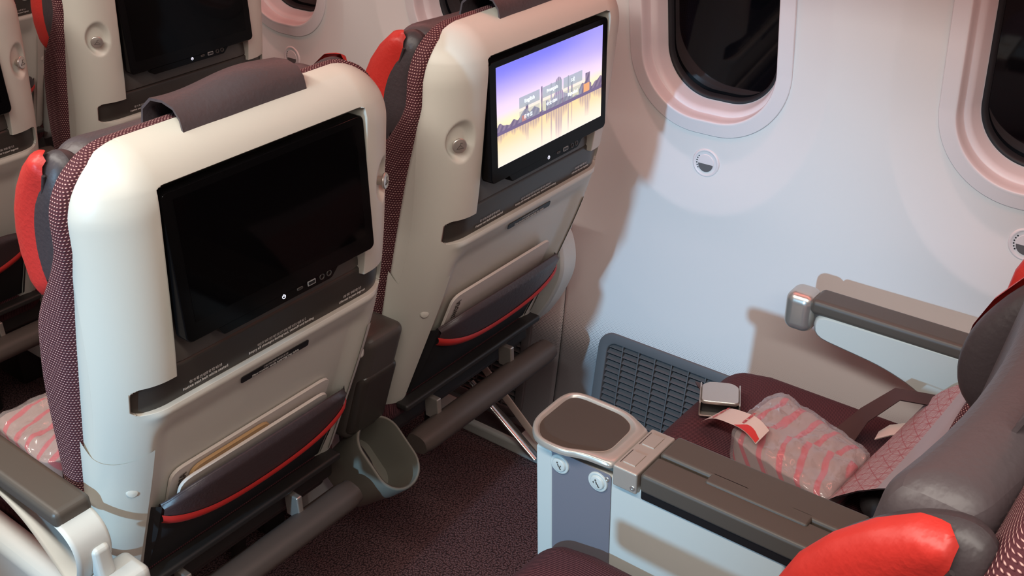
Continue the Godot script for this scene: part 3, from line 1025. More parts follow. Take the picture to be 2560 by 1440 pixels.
	# lower corner covers of the columns
	for sg in [-1.0, 1.0]:
		part("corner_cover", kept("corner%d" % int(sg), func() -> Mesh: return built(func(b: MB) -> void:
			b.grid(20, 16, func(a: float, c: float) -> Vector3:
				var y := lerpf(0.735 - 0.02 * sin(a * PI), 0.43, c)
				var u := 0.196
				var z := 0.0
				if a < 0.6:
					u = lerpf(0.196, HW, sin(PI / 2 * a / 0.6))
					z = rear(y) - drop(rim(u, y))
				else:
					u = HW
					z = lerpf(rear(y) - EDGE, front_edge(y), (a - 0.6) / 0.4)
				return Vector3(sg * (u + 0.0009), y, z + 0.0009), false, sg > 0))), M.shell, s)
	# outer armrest
	if window:
		var arm := part("armrest", kept("armw", func() -> Mesh: return armrest_body_mesh(true)), M.console, s, T(0.262, 0, 0))
		part("armrest_pad", kept("armwp", func() -> Mesh: return armrest_pad_mesh(-0.545, -0.14)), M.pad, arm)
		part("armrest_tip", kept("armwt", func() -> Mesh: return built(func(b: MB) -> void:
			b.rbox(Vector3(0, 0.609, -0.567), Vector3(0.058, 0.078, 0.055), 0.019, null, 5))), M.silver, arm)
	else:
		var arm := part("armrest", kept("arma", func() -> Mesh: return armrest_body_mesh(false)), M.console, s, T(-0.284, 0.013, 0))
		part("armrest_pad", kept("armap", func() -> Mesh: return armrest_pad_mesh(-0.60, -0.125)), M.pad, arm)
		part("hinge", kept("armh", func() -> Mesh: return built(func(b: MB) -> void:
			b.rbox(Vector3(0.006, 0.560, -0.098), Vector3(0.026, 0.055, 0.024), 0.008)
			b.rbox(Vector3(0.022, 0.515, -0.088), Vector3(0.062, 0.045, 0.06), 0.012))), M.console, arm)
		part("side_panel", kept("armsp", func() -> Mesh: return built(func(b: MB) -> void:
			b.rbox(Vector3(-0.272, 0.29, -0.40), Vector3(0.052, 0.34, 0.50), 0.025, null, 5))), M.console, s)
	if window:
		var brace := part("leg_brace", kept("brace", func() -> Mesh: return built(func(b: MB) -> void:
			b.tube(PackedVector3Array([Vector3(0.21, 0.17, -0.36), Vector3(0.21, 0.03, -0.17)]), 0.013, 0.006))), M.chrome, s)
		part("brace_cover", kept("bracec", func() -> Mesh: return built(func(b: MB) -> void:
			b.tube(PackedVector3Array([Vector3(0.225, 0.215, -0.34), Vector3(0.225, 0.07, -0.18)]), 0.013, 0.003, 10, Vector3.RIGHT))), M.white_strip, brace)
	if recline != 0.0:
		var pivot := Vector3(0, 0.45, -0.2)
		var turn := T(pivot.x, pivot.y, pivot.z) * Transform3D(Basis(Vector3.RIGHT, recline), Vector3.ZERO) * T(-pivot.x, -pivot.y, -pivot.z)
		for c in s.get_children():
			for k in ["back_", "trim_", "recess", "notice", "monitor", "coat", "headrest", "seat_pocket", "screw", "corner"]:
				if String(c.name).begins_with(k):
					c.transform = turn * c.transform
					break
	return s

# ------------------------------------------------------------------ console between two seats
func make_console(at: Vector3, label: String) -> Node3D:
	var s := thing("center_console", label, "console", at, "consoles between the seat pairs")
	# z is measured like the seats': row 0 tray tip at -0.73
	part("body", kept("cbody", func() -> Mesh: return built(func(b: MB) -> void:
		b.rbox(Vector3(0, 0.385, -0.51), Vector3(0.096, 0.45, 0.40), 0.006))), M.console, s)
	part("front_strip", kept("cstrip", func() -> Mesh: return built(func(b: MB) -> void:
		b.rbox(Vector3(-0.001, 0.385, -0.699), Vector3(0.100, 0.448, 0.030), 0.004))), M.console, s)
	var cp := part("control_panel", kept("cpanel", func() -> Mesh: return built(func(b: MB) -> void:
		b.extr(rrect(0.108, 0.235, 0.006), 0, 0.0016, 0.0006, Transform3D(Basis(Vector3.UP, -PI / 2), Vector3(-0.048, 0.495, -0.634))))), M.console_panel, s)
	for e in [[0.592, -0.67, 1.0], [0.592, -0.602, -1.0]]:
		var xf := Transform3D(Basis(Vector3.BACK, PI / 2), Vector3(-0.0495, e[0], e[1]))
		var ring := part("recline_button", kept("cbtn", func() -> Mesh: return built(func(b: MB) -> void:
			b.lathe(PackedVector2Array([Vector2(0.0165, -0.001), Vector2(0.0165, 0.002), Vector2(0.015, 0.0032), Vector2(0.0125, 0.0022), Vector2(0.012, 0.0016), Vector2(0.0115, 0.0045), Vector2(0.010, 0.0058), Vector2(0.0, 0.0062)]), Transform3D.IDENTITY, 28))), M.console, cp, xf)
		part("seat_symbol", kept("csym%d" % int(e[2]), func() -> Mesh: return built(func(b: MB) -> void:
			var g: float = e[2]
			var fl := Transform3D(Basis(Vector3(0, 0, 1), Vector3(-1, 0, 0), Vector3(0, 1, 0)), Vector3(0, 0.0064, 0))
			fl = Transform3D(Basis(Vector3(0, 0, -1), Vector3(1, 0, 0), Vector3(0, 1, 0)), Vector3(0, 0.0063, 0))
			var pth := PackedVector3Array()
			for q in [Vector2(0.0005, 0.0035), Vector2(-0.001, -0.0005), Vector2(0.0025 * -1, -0.001), Vector2(-0.0035, -0.0045), Vector2(-0.0055, -0.0045)]:
				pth.append(fl * Vector3(q.x, q.y, 0))
			b.tube(pth, 0.0011, 0.0004, 6, Vector3.UP)
			b.extr(rrect(0.0026, 0.0026, 0.0012, Vector2(0.0012, 0.0058)), 0, 0.0004, 0, fl)
			b.extr(PackedVector2Array([Vector2(-0.006 * g, 0.001), Vector2(-0.004 * g, 0.003), Vector2(-0.004 * g, -0.001)]), 0, 0.0004, 0, fl))), M.ink, ring)
	for e in [[0.603, -0.587], [0.386, -0.68]]:
		part("screw", kept("cscr", func() -> Mesh: return built(func(b: MB) -> void:
			b.lathe(PackedVector2Array([Vector2(0.0042, 0), Vector2(0.004, 0.001), Vector2(0.002, 0.0013), Vector2(0.0016, 0.0003), Vector2(0, 0.0003)]), Transform3D(Basis(Vector3.BACK, PI / 2), Vector3.ZERO), 14))), M.silver, cp, T(-0.0498, e[0], e[1]))
	# tray: raised rim round a dark insert
	var outline := rpoly([Vector2(-0.070, -0.704), Vector2(-0.036, -0.733), Vector2(0.048, -0.735), Vector2(0.068, -0.715), Vector2(0.068, -0.625), Vector2(0.050, -0.585), Vector2(0.046, -0.575), Vector2(-0.053, -0.575), Vector2(-0.056, -0.590), Vector2(-0.059, -0.625), Vector2(-0.072, -0.655)], 0.024, 5)
	var hole := rpoly([Vector2(-0.060, -0.699), Vector2(-0.033, -0.722), Vector2(0.046, -0.723), Vector2(0.057, -0.710), Vector2(0.057, -0.630), Vector2(0.040, -0.602), Vector2(-0.030, -0.600), Vector2(-0.048, -0.632), Vector2(-0.061, -0.657)], 0.018, 6)
	var tray := part("tray", kept("ctray", func() -> Mesh: return built(func(b: MB) -> void:
		var flat := Transform3D(Basis(Vector3(1, 0, 0), Vector3(0, 0, 1), Vector3(0, -1, 0)), Vector3(0, 0, 0))
		b.extr(outline, -0.634, -0.627, 0.002, flat)
		# rim: loft between the outline and the hole
		var k := 96
		var at_ang := func(poly: PackedVector2Array, a: float) -> Vector2:
			var c := Vector2(-0.005, -0.660)
			var d := Vector2(cos(a), sin(a))
			var best := c
			for i in poly.size():
				var h = Geometry2D.segment_intersects_segment(c, c + d * 0.4, poly[i], poly[(i + 1) % poly.size()])
				if h != null:
					best = h
			return best
		var prof := [[0.0, 0.631], [0.06, 0.636], [0.2, 0.6385], [0.55, 0.6385], [0.75, 0.6375], [1.0, 0.633]]
		b.grid(k, prof.size() - 1, func(a: float, c: float) -> Vector3:
			var o: Vector2 = at_ang.call(outline, a * TAU)
			var i: Vector2 = at_ang.call(hole, a * TAU)
			var q: Array = prof[roundi(c * (prof.size() - 1))]
			var m := o.lerp(i, q[0])
			return Vector3(m.x, q[1], m.y), true))), M.tray, s)
	part("tray_insert", kept("cins", func() -> Mesh: return built(func(b: MB) -> void:
		b.extr(hole, -0.6345, -0.6315, 0.0, Transform3D(Basis(Vector3(1, 0, 0), Vector3(0, 0, 1), Vector3(0, -1, 0)), Vector3.ZERO)))), M.tray_insert, tray)
	var hinge := part("hinge_block", kept("chinge", func() -> Mesh: return built(func(b: MB) -> void:
		b.rbox(Vector3(-0.004, 0.623, -0.554), Vector3(0.106, 0.036, 0.040), 0.003))), M.tray, s)
	for hx in [-0.028, 0.022]:
		part("inset", kept("cinset", func() -> Mesh: return built(func(b: MB) -> void: b.rbox(Vector3(0, 0.641, -0.556), Vector3(0.030, 0.003, 0.020), 0.001))), M.tray, hinge, T(hx, 0, 0))
		part("groove", kept("cgroove", func() -> Mesh: return built(func(b: MB) -> void: b.rbox(Vector3(0, 0.6408, -0.569), Vector3(0.034, 0.0008, 0.0016), 0.0003))), M.ink, hinge, T(hx, 0, 0))
	part("screw", cache["cscr"], M.silver, hinge, T(-0.0570, 0.615, -0.540))
	# armrest: two lids with a slot between, a finger pull in the slot
	part("armrest_lid", kept("clid1", func() -> Mesh: return built(func(b: MB) -> void:
		b.rbox(Vector3(-0.031, 0.629, -0.385), Vector3(0.050, 0.032, 0.29), 0.006, null, 4))), M.pad, s)
	part("armrest_lid", kept("clid2", func() -> Mesh: return built(func(b: MB) -> void:
		b.rbox(Vector3(0.0225, 0.632, -0.385), Vector3(0.053, 0.032, 0.29), 0.006, null, 4))), M.pad, s)
	part("finger_pull", kept("cpull", func() -> Mesh: return built(func(b: MB) -> void:
		b.rbox(Vector3(-0.006, 0.6415, -0.375), Vector3(0.026, 0.013, 0.15), 0.004))), M.pad, s)
	part("lid_base", kept("cbase", func() -> Mesh: return built(func(b: MB) -> void:
		b.rbox(Vector3(-0.003, 0.606, -0.385), Vector3(0.098, 0.018, 0.29), 0.003))), M.black, s)
	# rear pod and bottle holder facing the row behind
	part("rear_cover", kept("cpod", func() -> Mesh: return built(func(b: MB) -> void:
		b.rbox(Vector3(0.0, 0.53, -0.185), Vector3(0.094, 0.25, 0.11), 0.022, func(v: Vector3) -> Vector3:
			v.z += 0.35 * (v.y - 0.55)
			return v, 4, 3))), M.shell_dark, s)
	part("rear_panel", kept("cpod2", func() -> Mesh: return built(func(b: MB) -> void:
		b.rbox(Vector3(0.0, 0.495, -0.180), Vector3(0.090, 0.15, 0.11), 0.016, func(v: Vector3) -> Vector3:
			v.z += 0.35 * (v.y - 0.55)
			return v, 4, 3))), M.band, s)
	var holder := part("bottle_holder", kept("cbot", func() -> Mesh: return built(func(b: MB) -> void:
		var tilt := Transform3D(Basis(Vector3.RIGHT, 0.80), Vector3(0.0, 0.385, -0.125))
		var o := rrect(0.098, 0.150, 0.048, Vector2.ZERO, 9)
		var k := o.size()
		var prof := [[-0.002, -0.16, 0.86], [0.0, -0.05, 0.98], [0.0, 0.0, 1.0], [-0.002, 0.004, 1.0], [-0.005, 0.002, 1.0], [-0.007, -0.04, 1.0], [-0.010, -0.10, 0.95]]
		b.grid(k, prof.size() - 1, func(a: float, c: float) -> Vector3:
			var q := o[roundi(a * k) % k]
			var f: Array = prof[roundi(c * (prof.size() - 1))]
			var d: Vector2 = q.normalized() * f[0] * 1.4
			var e: Vector2 = (q + d) * f[2]
			return tilt * Vector3(e.x, f[1], e.y), true)
		b.extr(rrect(0.086, 0.130, 0.042), -0.100, -0.096, 0.0, tilt * Transform3D(Basis(Vector3(1, 0, 0), Vector3(0, 0, 1), Vector3(0, 1, 0)), Vector3.ZERO)))), M.holder, s)
	part("drain_hole", kept("cdrain", func() -> Mesh: return built(func(b: MB) -> void:
		b.extr(rpoly([Vector2(-0.038, -0.050), Vector2(0.020, -0.050), Vector2(0.020, 0.010), Vector2(-0.010, 0.030), Vector2(-0.038, 0.030)], 0.02), -0.0955, -0.0945, 0.0, Transform3D(Basis(Vector3.RIGHT, 0.80), Vector3(0.0, 0.385, -0.125)) * Transform3D(Basis(Vector3(1, 0, 0), Vector3(0, 0, 1), Vector3(0, 1, 0)), Vector3.ZERO)))), M.black, holder)
	part("foot", kept("cfoot", func() -> Mesh: return built(func(b: MB) -> void:
		b.rbox(Vector3(0, 0.085, -0.58), Vector3(0.06, 0.17, 0.16), 0.01))), M.beam, s)
	return s

# ------------------------------------------------------------------ side wall
const FUNNEL := 0.020

func wall_x(y: float) -> float:
	return 1.750 - pow(y - 0.75, 2) / 5.6

# panel surface in the frame of one window: dz from the window's middle
func panel_x(dz: float, y: float) -> float:
	var x := wall_x(y)
	# shallow funnel round the window
	var ry := 0.325 if y < 1.0 else 0.75
	var e := Vector2(dz / 0.247, (y - 1.0) / ry).length()
	x += FUNNEL * maxf(0.0, 1.0 - maxf(e, 0.69)) / 0.31
	# second, very flat scoop below it
	if y < 0.75:
		var e2 := Vector2(dz / 0.24, minf(y - 0.68, 0.0) / 0.275).length()
		x += 0.006 * maxf(0.0, 1.0 - e2) * smoothstep(0.75, 0.60, y)
	# opening
	var sd := box_sd(dz, y, 1.115, 0.160, 0.270, 0.14)
	x += 0.10 * smoothstep(0.0, -0.012, sd)
	# recess behind the air grille
	x += 0.03 * smoothstep(0.0, -0.008, box_sd(dz - 0.012, y, 0.195, 0.195, 0.142, 0.03))
	return x

func window_ring(b: MB, prof: Array) -> void:
	# prof: [inset from the outer outline, depth behind the wall face]
	var k := 96
	b.grid(k, prof.size() - 1, func(a: float, c: float) -> Vector3:
		var q: Array = prof[roundi(c * (prof.size() - 1))]
		var o := rrect((0.170 - q[0]) * 2, (0.280 - q[0]) * 2, maxf(0.150 - q[0], 0.01), Vector2(0, 1.115), 23)
		var e := o[roundi(a * k) % k]
		return Vector3(wall_x(e.y) + FUNNEL + q[1], e.y, e.x), true)

func make_window(n: int) -> void:
	var z := WINDOW_Z + WINDOW_PITCH * n
	var w := structure("window_%d" % (n + 5), Vector3(0, 0, z))
	part("frame", kept("wframe", func() -> Mesh: return built(func(b: MB) -> void:
		window_ring(b, [[0.0, 0.012], [0.0, -0.001], [0.002, -0.003], [0.024, -0.003], [0.0275, -0.0045], [0.030, -0.002], [0.031, 0.006], [0.033, 0.022], [0.0345, 0.024], [0.040, 0.026], [0.044, 0.034], [0.049, 0.056], [0.051, 0.058]]))), M.bezel_white, w)
	part("gasket", kept("wgask", func() -> Mesh: return built(func(b: MB) -> void:
		window_ring(b, [[0.049, 0.060], [0.052, 0.056], [0.058, 0.060], [0.060, 0.072]]))), M.gasket, w)
	part("pane", kept("wpane", func() -> Mesh: return built(func(b: MB) -> void:
		var o := rrect((0.170 - 0.052) * 2, (0.280 - 0.052) * 2, 0.1, Vector2(0, 0), 12)
		var dx := (wall_x(1.343) - wall_x(0.887)) / 0.456
		var up := Vector3(dx, 1, 0).normalized()
		b.extr(o, -0.002, 0.002, 0.0, Transform3D(Basis(Vector3(0, 0, 1), up, Vector3(0, 0, 1).cross(up)), Vector3(wall_x(1.115) + FUNNEL + 0.066, 1.115, 0))))), M.pane, w)
	# dimmer dial under the window
	var dial := part("dimmer_dial", kept("dial", func() -> Mesh: return built(func(b: MB) -> void:
		b.lathe(PackedVector2Array([Vector2(0.0295, -0.004), Vector2(0.0295, 0.001), Vector2(0.0275, 0.0035), Vector2(0.0245, 0.0035), Vector2(0.0225, 0.0012), Vector2(0.0, 0.0012)]), Transform3D.IDENTITY, 40))), M.bezel_white, w, Transform3D(Basis(Vector3.BACK, PI / 2 - 0.06), Vector3(panel_x(0.0, 0.777) - 0.0005, 0.777, 0.008)))
	part("dial_face", kept("dialf", func() -> Mesh: return built(func(b: MB) -> void:
		b.lathe(PackedVector2Array([Vector2(0.0175, 0.0010), Vector2(0.0175, 0.0020), Vector2(0.0165, 0.0026), Vector2(0.0, 0.0026)]), Transform3D.IDENTITY, 32))), M.bezel_white, dial)
	part("dial_mark", kept("dialm", func() -> Mesh: return built(func(b: MB) -> void:
		var o := PackedVector2Array()
		for k in 17:
			var a := PI * k / 16.0
			o.append(Vector2(-sin(a) * 0.0160 - 0.002, cos(a) * 0.0160))
		b.extr(o, 0.0026, 0.0030, 0.0, Transform3D(Basis(Vector3(1, 0, 0), Vector3(0, 0, 1), Vector3(0, 1, 0)), Vector3.ZERO)))), M.grille, dial)
	for k in 6:
		var a := -0.62 + 0.25 * k
		part("dial_dot", kept("diald", func() -> Mesh: return built(func(b: MB) -> void:
			b.lathe(PackedVector2Array([Vector2(0.0014, 0.0010), Vector2(0.0014, 0.0016), Vector2(0.0, 0.0016)]), Transform3D.IDENTITY, 10))), M.gasket, dial, T(sin(a) * 0.0202, 0.0, -cos(a) * 0.0202))

func make_panel(n: int, wall: Node3D) -> void:
	part("sidewall_panel", kept("panel", func() -> Mesh: return built(func(b: MB) -> void:
		b.grid(240, 290, func(a: float, c: float) -> Vector3:
			var zz := lerpf(-0.5993, 0.5993, a)
			var y := lerpf(0.0, 1.74, c)
			var x := panel_x(zz - 0.3 if zz >= 0.0 else zz + 0.3, y)
			x += 0.004 * smoothstep(0.5965, 0.5993, absf(zz))
			return Vector3(x, y, zz), false, true)
		for k in b.t.size():
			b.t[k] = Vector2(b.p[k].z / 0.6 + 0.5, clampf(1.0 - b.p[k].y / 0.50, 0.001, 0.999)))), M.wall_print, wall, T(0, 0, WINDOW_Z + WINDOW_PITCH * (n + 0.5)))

func make_grille(n: int, label: String) -> void:
	var g := thing("air_grille", label, "grille", Vector3(0, 0, WINDOW_Z + WINDOW_PITCH * n + 0.012), "air return grilles along the wall foot")
	var lean := 0.196
	var base := Transform3D(Basis(Vector3.BACK, -lean) * Basis(Vector3.UP, -PI / 2), Vector3(wall_x(0.195) - 0.001, 0.195, 0))
	part("frame", kept("gframe", func() -> Mesh: return built(func(b: MB) -> void:
		var k := 72
		b.grid(k, 5, func(a: float, c: float) -> Vector3:
			var i := roundi(c * 5)
			var ins: float = [0.0, 0.0, 0.003, 0.022, 0.025, 0.025][i]
			var hh: float = [0.012, -0.003, -0.007, -0.007, -0.004, 0.012][i]
			var o := rrect(0.415 - ins * 2, 0.310 - ins * 2, 0.042 - ins * 0.8, Vector2.ZERO, 17)
			var q := o[roundi(a * k) % k]
			return base * Vector3(q.x, q.y, -hh), true))), M.grille, g)
	part("backing", kept("gback", func() -> Mesh: return built(func(b: MB) -> void: b.extr(rrect(0.37, 0.265, 0.02), -0.012, -0.010, 0.0, base))), M.grille_back, g)
	for k in 18:
		var y := -0.122 + 0.0144 * k
		part("slat", kept("gslat", func() -> Mesh: return built(func(b: MB) -> void:
			b.rbox(Vector3.ZERO, Vector3(0.366, 0.0022, 0.013), 0.0009, null, 1))), M.grille, g, base * Transform3D(Basis(Vector3.RIGHT, 0.62), Vector3(0, y, -0.002)))
	for k in 8:
		part("divider", kept("gdiv", func() -> Mesh: return built(func(b: MB) -> void:
			b.rbox(Vector3.ZERO, Vector3(0.0028, 0.262, 0.012), 0.0008, null, 1))), M.grille, g, base * T(-0.144 + 0.0411 * k, 0, -0.0005))

# ------------------------------------------------------------------ loose things
func make_magazine(at: Vector3, u0: float, u1: float, top: float, off: float, m: Material, label: String, words := "", category := "magazine") -> void:
	var g := thing("magazine", label, category, at)
	var tl := atan2(0.45, 1.0)
	var lean := Transform3D(Basis(Vector3.RIGHT, tl), Vector3((u0 + u1) / 2, top, rear(top) + off))
	part("pages", built(func(b: MB) -> void:
		var h := 0.13
		b.extr(rpoly([Vector2((u0 - u1) / 2, -h), Vector2((u1 - u0) / 2, -h), Vector2((u1 - u0) / 2, 0), Vector2((u0 - u1) / 2, 0)], 0.022), -0.005, 0.0, 0.0006, lean)), m, g)
	if words != "":
		var t := line_text(words, 0.016, true)
		part("lettering", t, M.ink, g, Transform3D(Basis(Vector3.RIGHT, tl) * Basis(Vector3.BACK, PI / 2), Vector3(u0 + 0.020, top - 0.036, rear(top - 0.036) + off + 0.0012)))

func make_blanket(corners: Array, y0: float, y1: float, label: String, sd: int) -> void:
	var nz := FastNoiseLite.new()
	nz.seed = sd
	nz.frequency = 1.6
	nz.fractal_octaves = 3
	var cen := Vector3.ZERO
	for q in corners:
		cen += q / 4.0
	var g := thing("blanket_bag", label, "blanket", Vector3(cen.x, y0, cen.z), "bagged blankets on the seats")
	var shape := func(b: MB, grow: float, crumple: float) -> void:
		b.rbox(Vector3(0.5, 0.5, 0.5), Vector3(1, 1, 1), 0.13, func(v: Vector3) -> Vector3:
			var a: Vector3 = (corners[0] as Vector3).lerp(corners[1], v.x)
			var c: Vector3 = (corners[3] as Vector3).lerp(corners[2], v.x)
			var q := a.lerp(c, v.z) - cen
			q.y = 0.0
			q *= 1.0 + grow
			var w := nz.get_noise_3d(q.x * 10, v.y * 0.5, q.z * 10) + crumple * 0.7 * absf(nz.get_noise_3d(q.x * 22 + 9.0, 3.0, q.z * 22))
			var hgt := (y1 - y0) * (0.94 + 0.10 * sin(PI * clampf(v.x, 0, 1)))
			return Vector3(q.x, v.y * hgt + (w * 0.007 + grow * 0.06) * smoothstep(0.1, 0.6, v.y), q.z), 5, 22)
	part("blanket", built(func(b: MB) -> void:
		shape.call(b, 0.0, 0.0)
		for k in b.t.size():
			b.t[k] = Vector2(b.p[k].x, b.p[k].z) * 4.6 + Vector2(0.0, b.p[k].y * 3.0)), M.blanket, g, Transform3D.IDENTITY, "pink striped blanket")
	part("plastic_bag", built(func(b: MB) -> void: shape.call(b, 0.05, 1.2)), M.plastic, g, Transform3D.IDENTITY, "clear crinkled plastic")

func make_sleeve(at: Vector3, label: String) -> void:
	# a dark pillow along the foot of the backrest with a paper sleeve round it
	var g := thing("paper_sleeve", label, "paper sleeve", at, "patterned paper sleeves on the seats")
	var curve := func(c: float, grow: float) -> Vector2:
		# (z, y) across the sleeve, from its low front edge over the top to the back
		var q := [Vector2(-0.356, 0.512), Vector2(-0.330, 0.542), Vector2(-0.300, 0.570), Vector2(-0.270, 0.592), Vector2(-0.248, 0.606), Vector2(-0.232, 0.612)]
		var f: float = c * (q.size() - 1)
		var i := mini(int(f), q.size() - 2)
		var r: Vector2 = q[i].lerp(q[i + 1], f - i)
		return r + Vector2(-0.5, 0.85) * grow
	var sheet := func(b: MB, grow: float, flip: bool) -> void:
		b.grid(12, 15, func(a: float, c: float) -> Vector3:
			var r: Vector2 = curve.call(c, grow)
			var u := lerpf(-0.112 - 0.02 * c, 0.19, a)
			return Vector3(u, r.y - 0.006 * sin(a * PI) + 0.045 * a * (1.0 - c), r.x + 0.055 * a * (1.0 - c)), false, flip)
	part("paper", built(func(b: MB) -> void:
		sheet.call(b, 0.004, false)
		for k in b.t.size():
			b.t[k] = Vector2(b.p[k].x * 3.2, b.t[k].y / 0.20)), M.sleeve, g, Transform3D.IDENTITY, "star lattice border")
	part("paper_lining", built(func(b: MB) -> void: sheet.call(b, 0.002, true)), M.sleeve_in, g)
	part("pillow", built(func(b: MB) -> void:
		b.rbox(Vector3(0.04, 0.0, 0.0), Vector3(0.28, 0.045, 0.11), 0.022, func(v: Vector3) -> Vector3:
			var r := v.rotated(Vector3.RIGHT, 0.78)
			return r + Vector3(0.0, 0.505, -0.262), 4, 6)), M.pillow, g)

func make_ticket() -> void:
	var g := thing("paper_tag", "white paper tag with red corner lying by the belt buckle", "tag", Vector3(1.39, 0.485, -0.63))
	var a := Vector3(1.360, 0.492, -0.683)
	var b0 := Vector3(1.398, 0.494, -0.670)
	var c0 := Vector3(1.335, 0.553, -0.544)
	var d := Vector3(1.290, 0.553, -0.545)
	var o := Vector3(1.39, 0.485, -0.63)
	var sh := func(s: float, t: float) -> Vector3:
		var q := a.lerp(d, s).lerp(b0.lerp(c0, s), t)
		q.y += 0.026 * sin(s * PI) + 0.003 * sin(s * 9.0)
		return q - o
	part("paper", built(func(m: MB) -> void: m.grid(16, 4, sh, false, true)), M.card, g)
	part("red_corner", built(func(m: MB) -> void: m.grid(8, 4, func(s: float, t: float) -> Vector3:
		var ss := lerpf(0.62, 0.99, s)
		var top := 0.40 * smoothstep(0.60, 0.80, ss) - 0.12 * smoothstep(0.86, 1.0, ss)
		var q: Vector3 = sh.call(ss, top * t)
		return q + Vector3(0, 0.0012, 0), false, true)), M.card_red, g)
	for e in [["AIR INDIA", 0.26, 0.5, 0.0085], ["AIR INDIA", 0.70, 0.72, 0.0075]]:
		var pos: Vector3 = sh.call(e[1], e[2])
		var ux: Vector3 = (sh.call(e[1], 1.0) - sh.call(e[1], 0.0)).normalized()
		var vx: Vector3 = (sh.call(e[1] - 0.05, 0.5) - sh.call(e[1] + 0.05, 0.5)).normalized()
		var nrm := ux.cross(vx).normalized()
		part("lettering", line_text(e[0], e[3], true), M.ink_red, g, Transform3D(Basis(ux, nrm.cross(ux).normalized(), nrm), pos + nrm * 0.0015))

func add_belt(seat: Node3D) -> void:
	var o := seat.position
	var strap := func(pts: Array, w: float, ends := 0.0) -> Mesh:
		return built(func(b: MB) -> void:
			var cv := Curve3D.new()
			for k in pts.size():
				var tn: Vector3 = (pts[mini(k + 1, pts.size() - 1)] - pts[maxi(k - 1, 0)]) / 5.0
				cv.add_point(pts[k] - o, -tn, tn)
			var ln := cv.get_baked_points()
			for layer in 2:
				b.grid(ln.size() - 1, 2, func(a: float, c: float) -> Vector3:
					var i := roundi(a * (ln.size() - 1))
					var d := (ln[mini(i + 1, ln.size() - 1)] - ln[maxi(i - 1, 0)]).normalized()
					var side := d.cross(Vector3(0.3, 1, 0.2)).normalized()
					return ln[i] + side * (c - 0.5) * w + Vector3(0, -0.0016 * layer, 0), false, layer == 1))
	part("seat_belt", strap.call([Vector3(1.60, 0.50, -0.24), Vector3(1.56, 0.565, -0.35), Vector3(1.525, 0.575, -0.41), Vector3(1.50, 0.53, -0.45), Vector3(1.47, 0.492, -0.47)], 0.048), M.webbing, seat)
	part("belt_tag", strap.call([Vector3(1.50, 0.535, -0.375), Vector3(1.485, 0.53, -0.400), Vector3(1.478, 0.515, -0.418)], 0.04), M.card, seat)
	var bk := part("belt_buckle", built(func(b: MB) -> void:
		var o2 := rpoly([Vector2(-0.034, -0.022), Vector2(-0.020, -0.034), Vector2(0.020, -0.034), Vector2(0.034, -0.022), Vector2(0.034, 0.032), Vector2(-0.034, 0.032)], 0.010)
		b.extr(o2, 0.005, 0.012, 0.003, Transform3D(Basis(Vector3(1, 0, 0), Vector3(0, 0, 1), Vector3(0, -1, 0)), Vector3(0, 0.034, 0)))
		b.rbox(Vector3(-0.034, 0.012, 0.000), Vector3(0.003, 0.028, 0.064), 0.0012)
		b.rbox(Vector3(0.034, 0.012, 0.000), Vector3(0.003, 0.028, 0.064), 0.0012)
		b.rbox(Vector3(0, 0.001, 0.004), Vector3(0.068, 0.003, 0.064), 0.0012)), M.silver, seat, Transform3D(Basis(Vector3.UP, -1.10), Vector3(1.437, 0.4845, -0.683) - o))
	part("buckle_slot", built(func(b: MB) -> void: b.rbox(Vector3(0, 0.012, -0.004), Vector3(0.064, 0.019, 0.058), 0.002)), M.black, bk)
	part("belt_end", strap.call([Vector3(1.455, 0.484, -0.70), Vector3(1.475, 0.484, -0.725), Vector3(1.50, 0.470, -0.742)], 0.045), M.webbing, seat)

func strip_light(called: String, label: String, from: Vector3, to_dir: Vector3, length: float, width: float, energy: float, col: Color, glow: Material) -> void:
	var g := thing(called, label, "lamp", from)
	var zax := -to_dir.normalized()
	var xax := Vector3.BACK
	var yax := zax.cross(xax).normalized()
	var bs := Basis(xax, yax, zax)
	part("housing", built(func(b: MB) -> void: b.rbox(Vector3(0, 0, 0.02), Vector3(length + 0.02, width + 0.02, 0.03), 0.004)), M.lamp_body, g, Transform3D(bs, Vector3.ZERO))
	part("diffuser", built(func(b: MB) -> void: b.rbox(Vector3(0, 0, 0.004), Vector3(length, width, 0.006), 0.002)), glow, g, Transform3D(bs, Vector3.ZERO))
	var l := AreaLight3D.new()
	l.name = "lamp_light"
	l.area_size = Vector2(length, width)
	l.light_color = col
	l.light_energy = energy
	l.area_range = 12.0
	l.shadow_enabled = true
	g.add_child(l)
	l.transform = Transform3D(bs, -zax * 0.004)

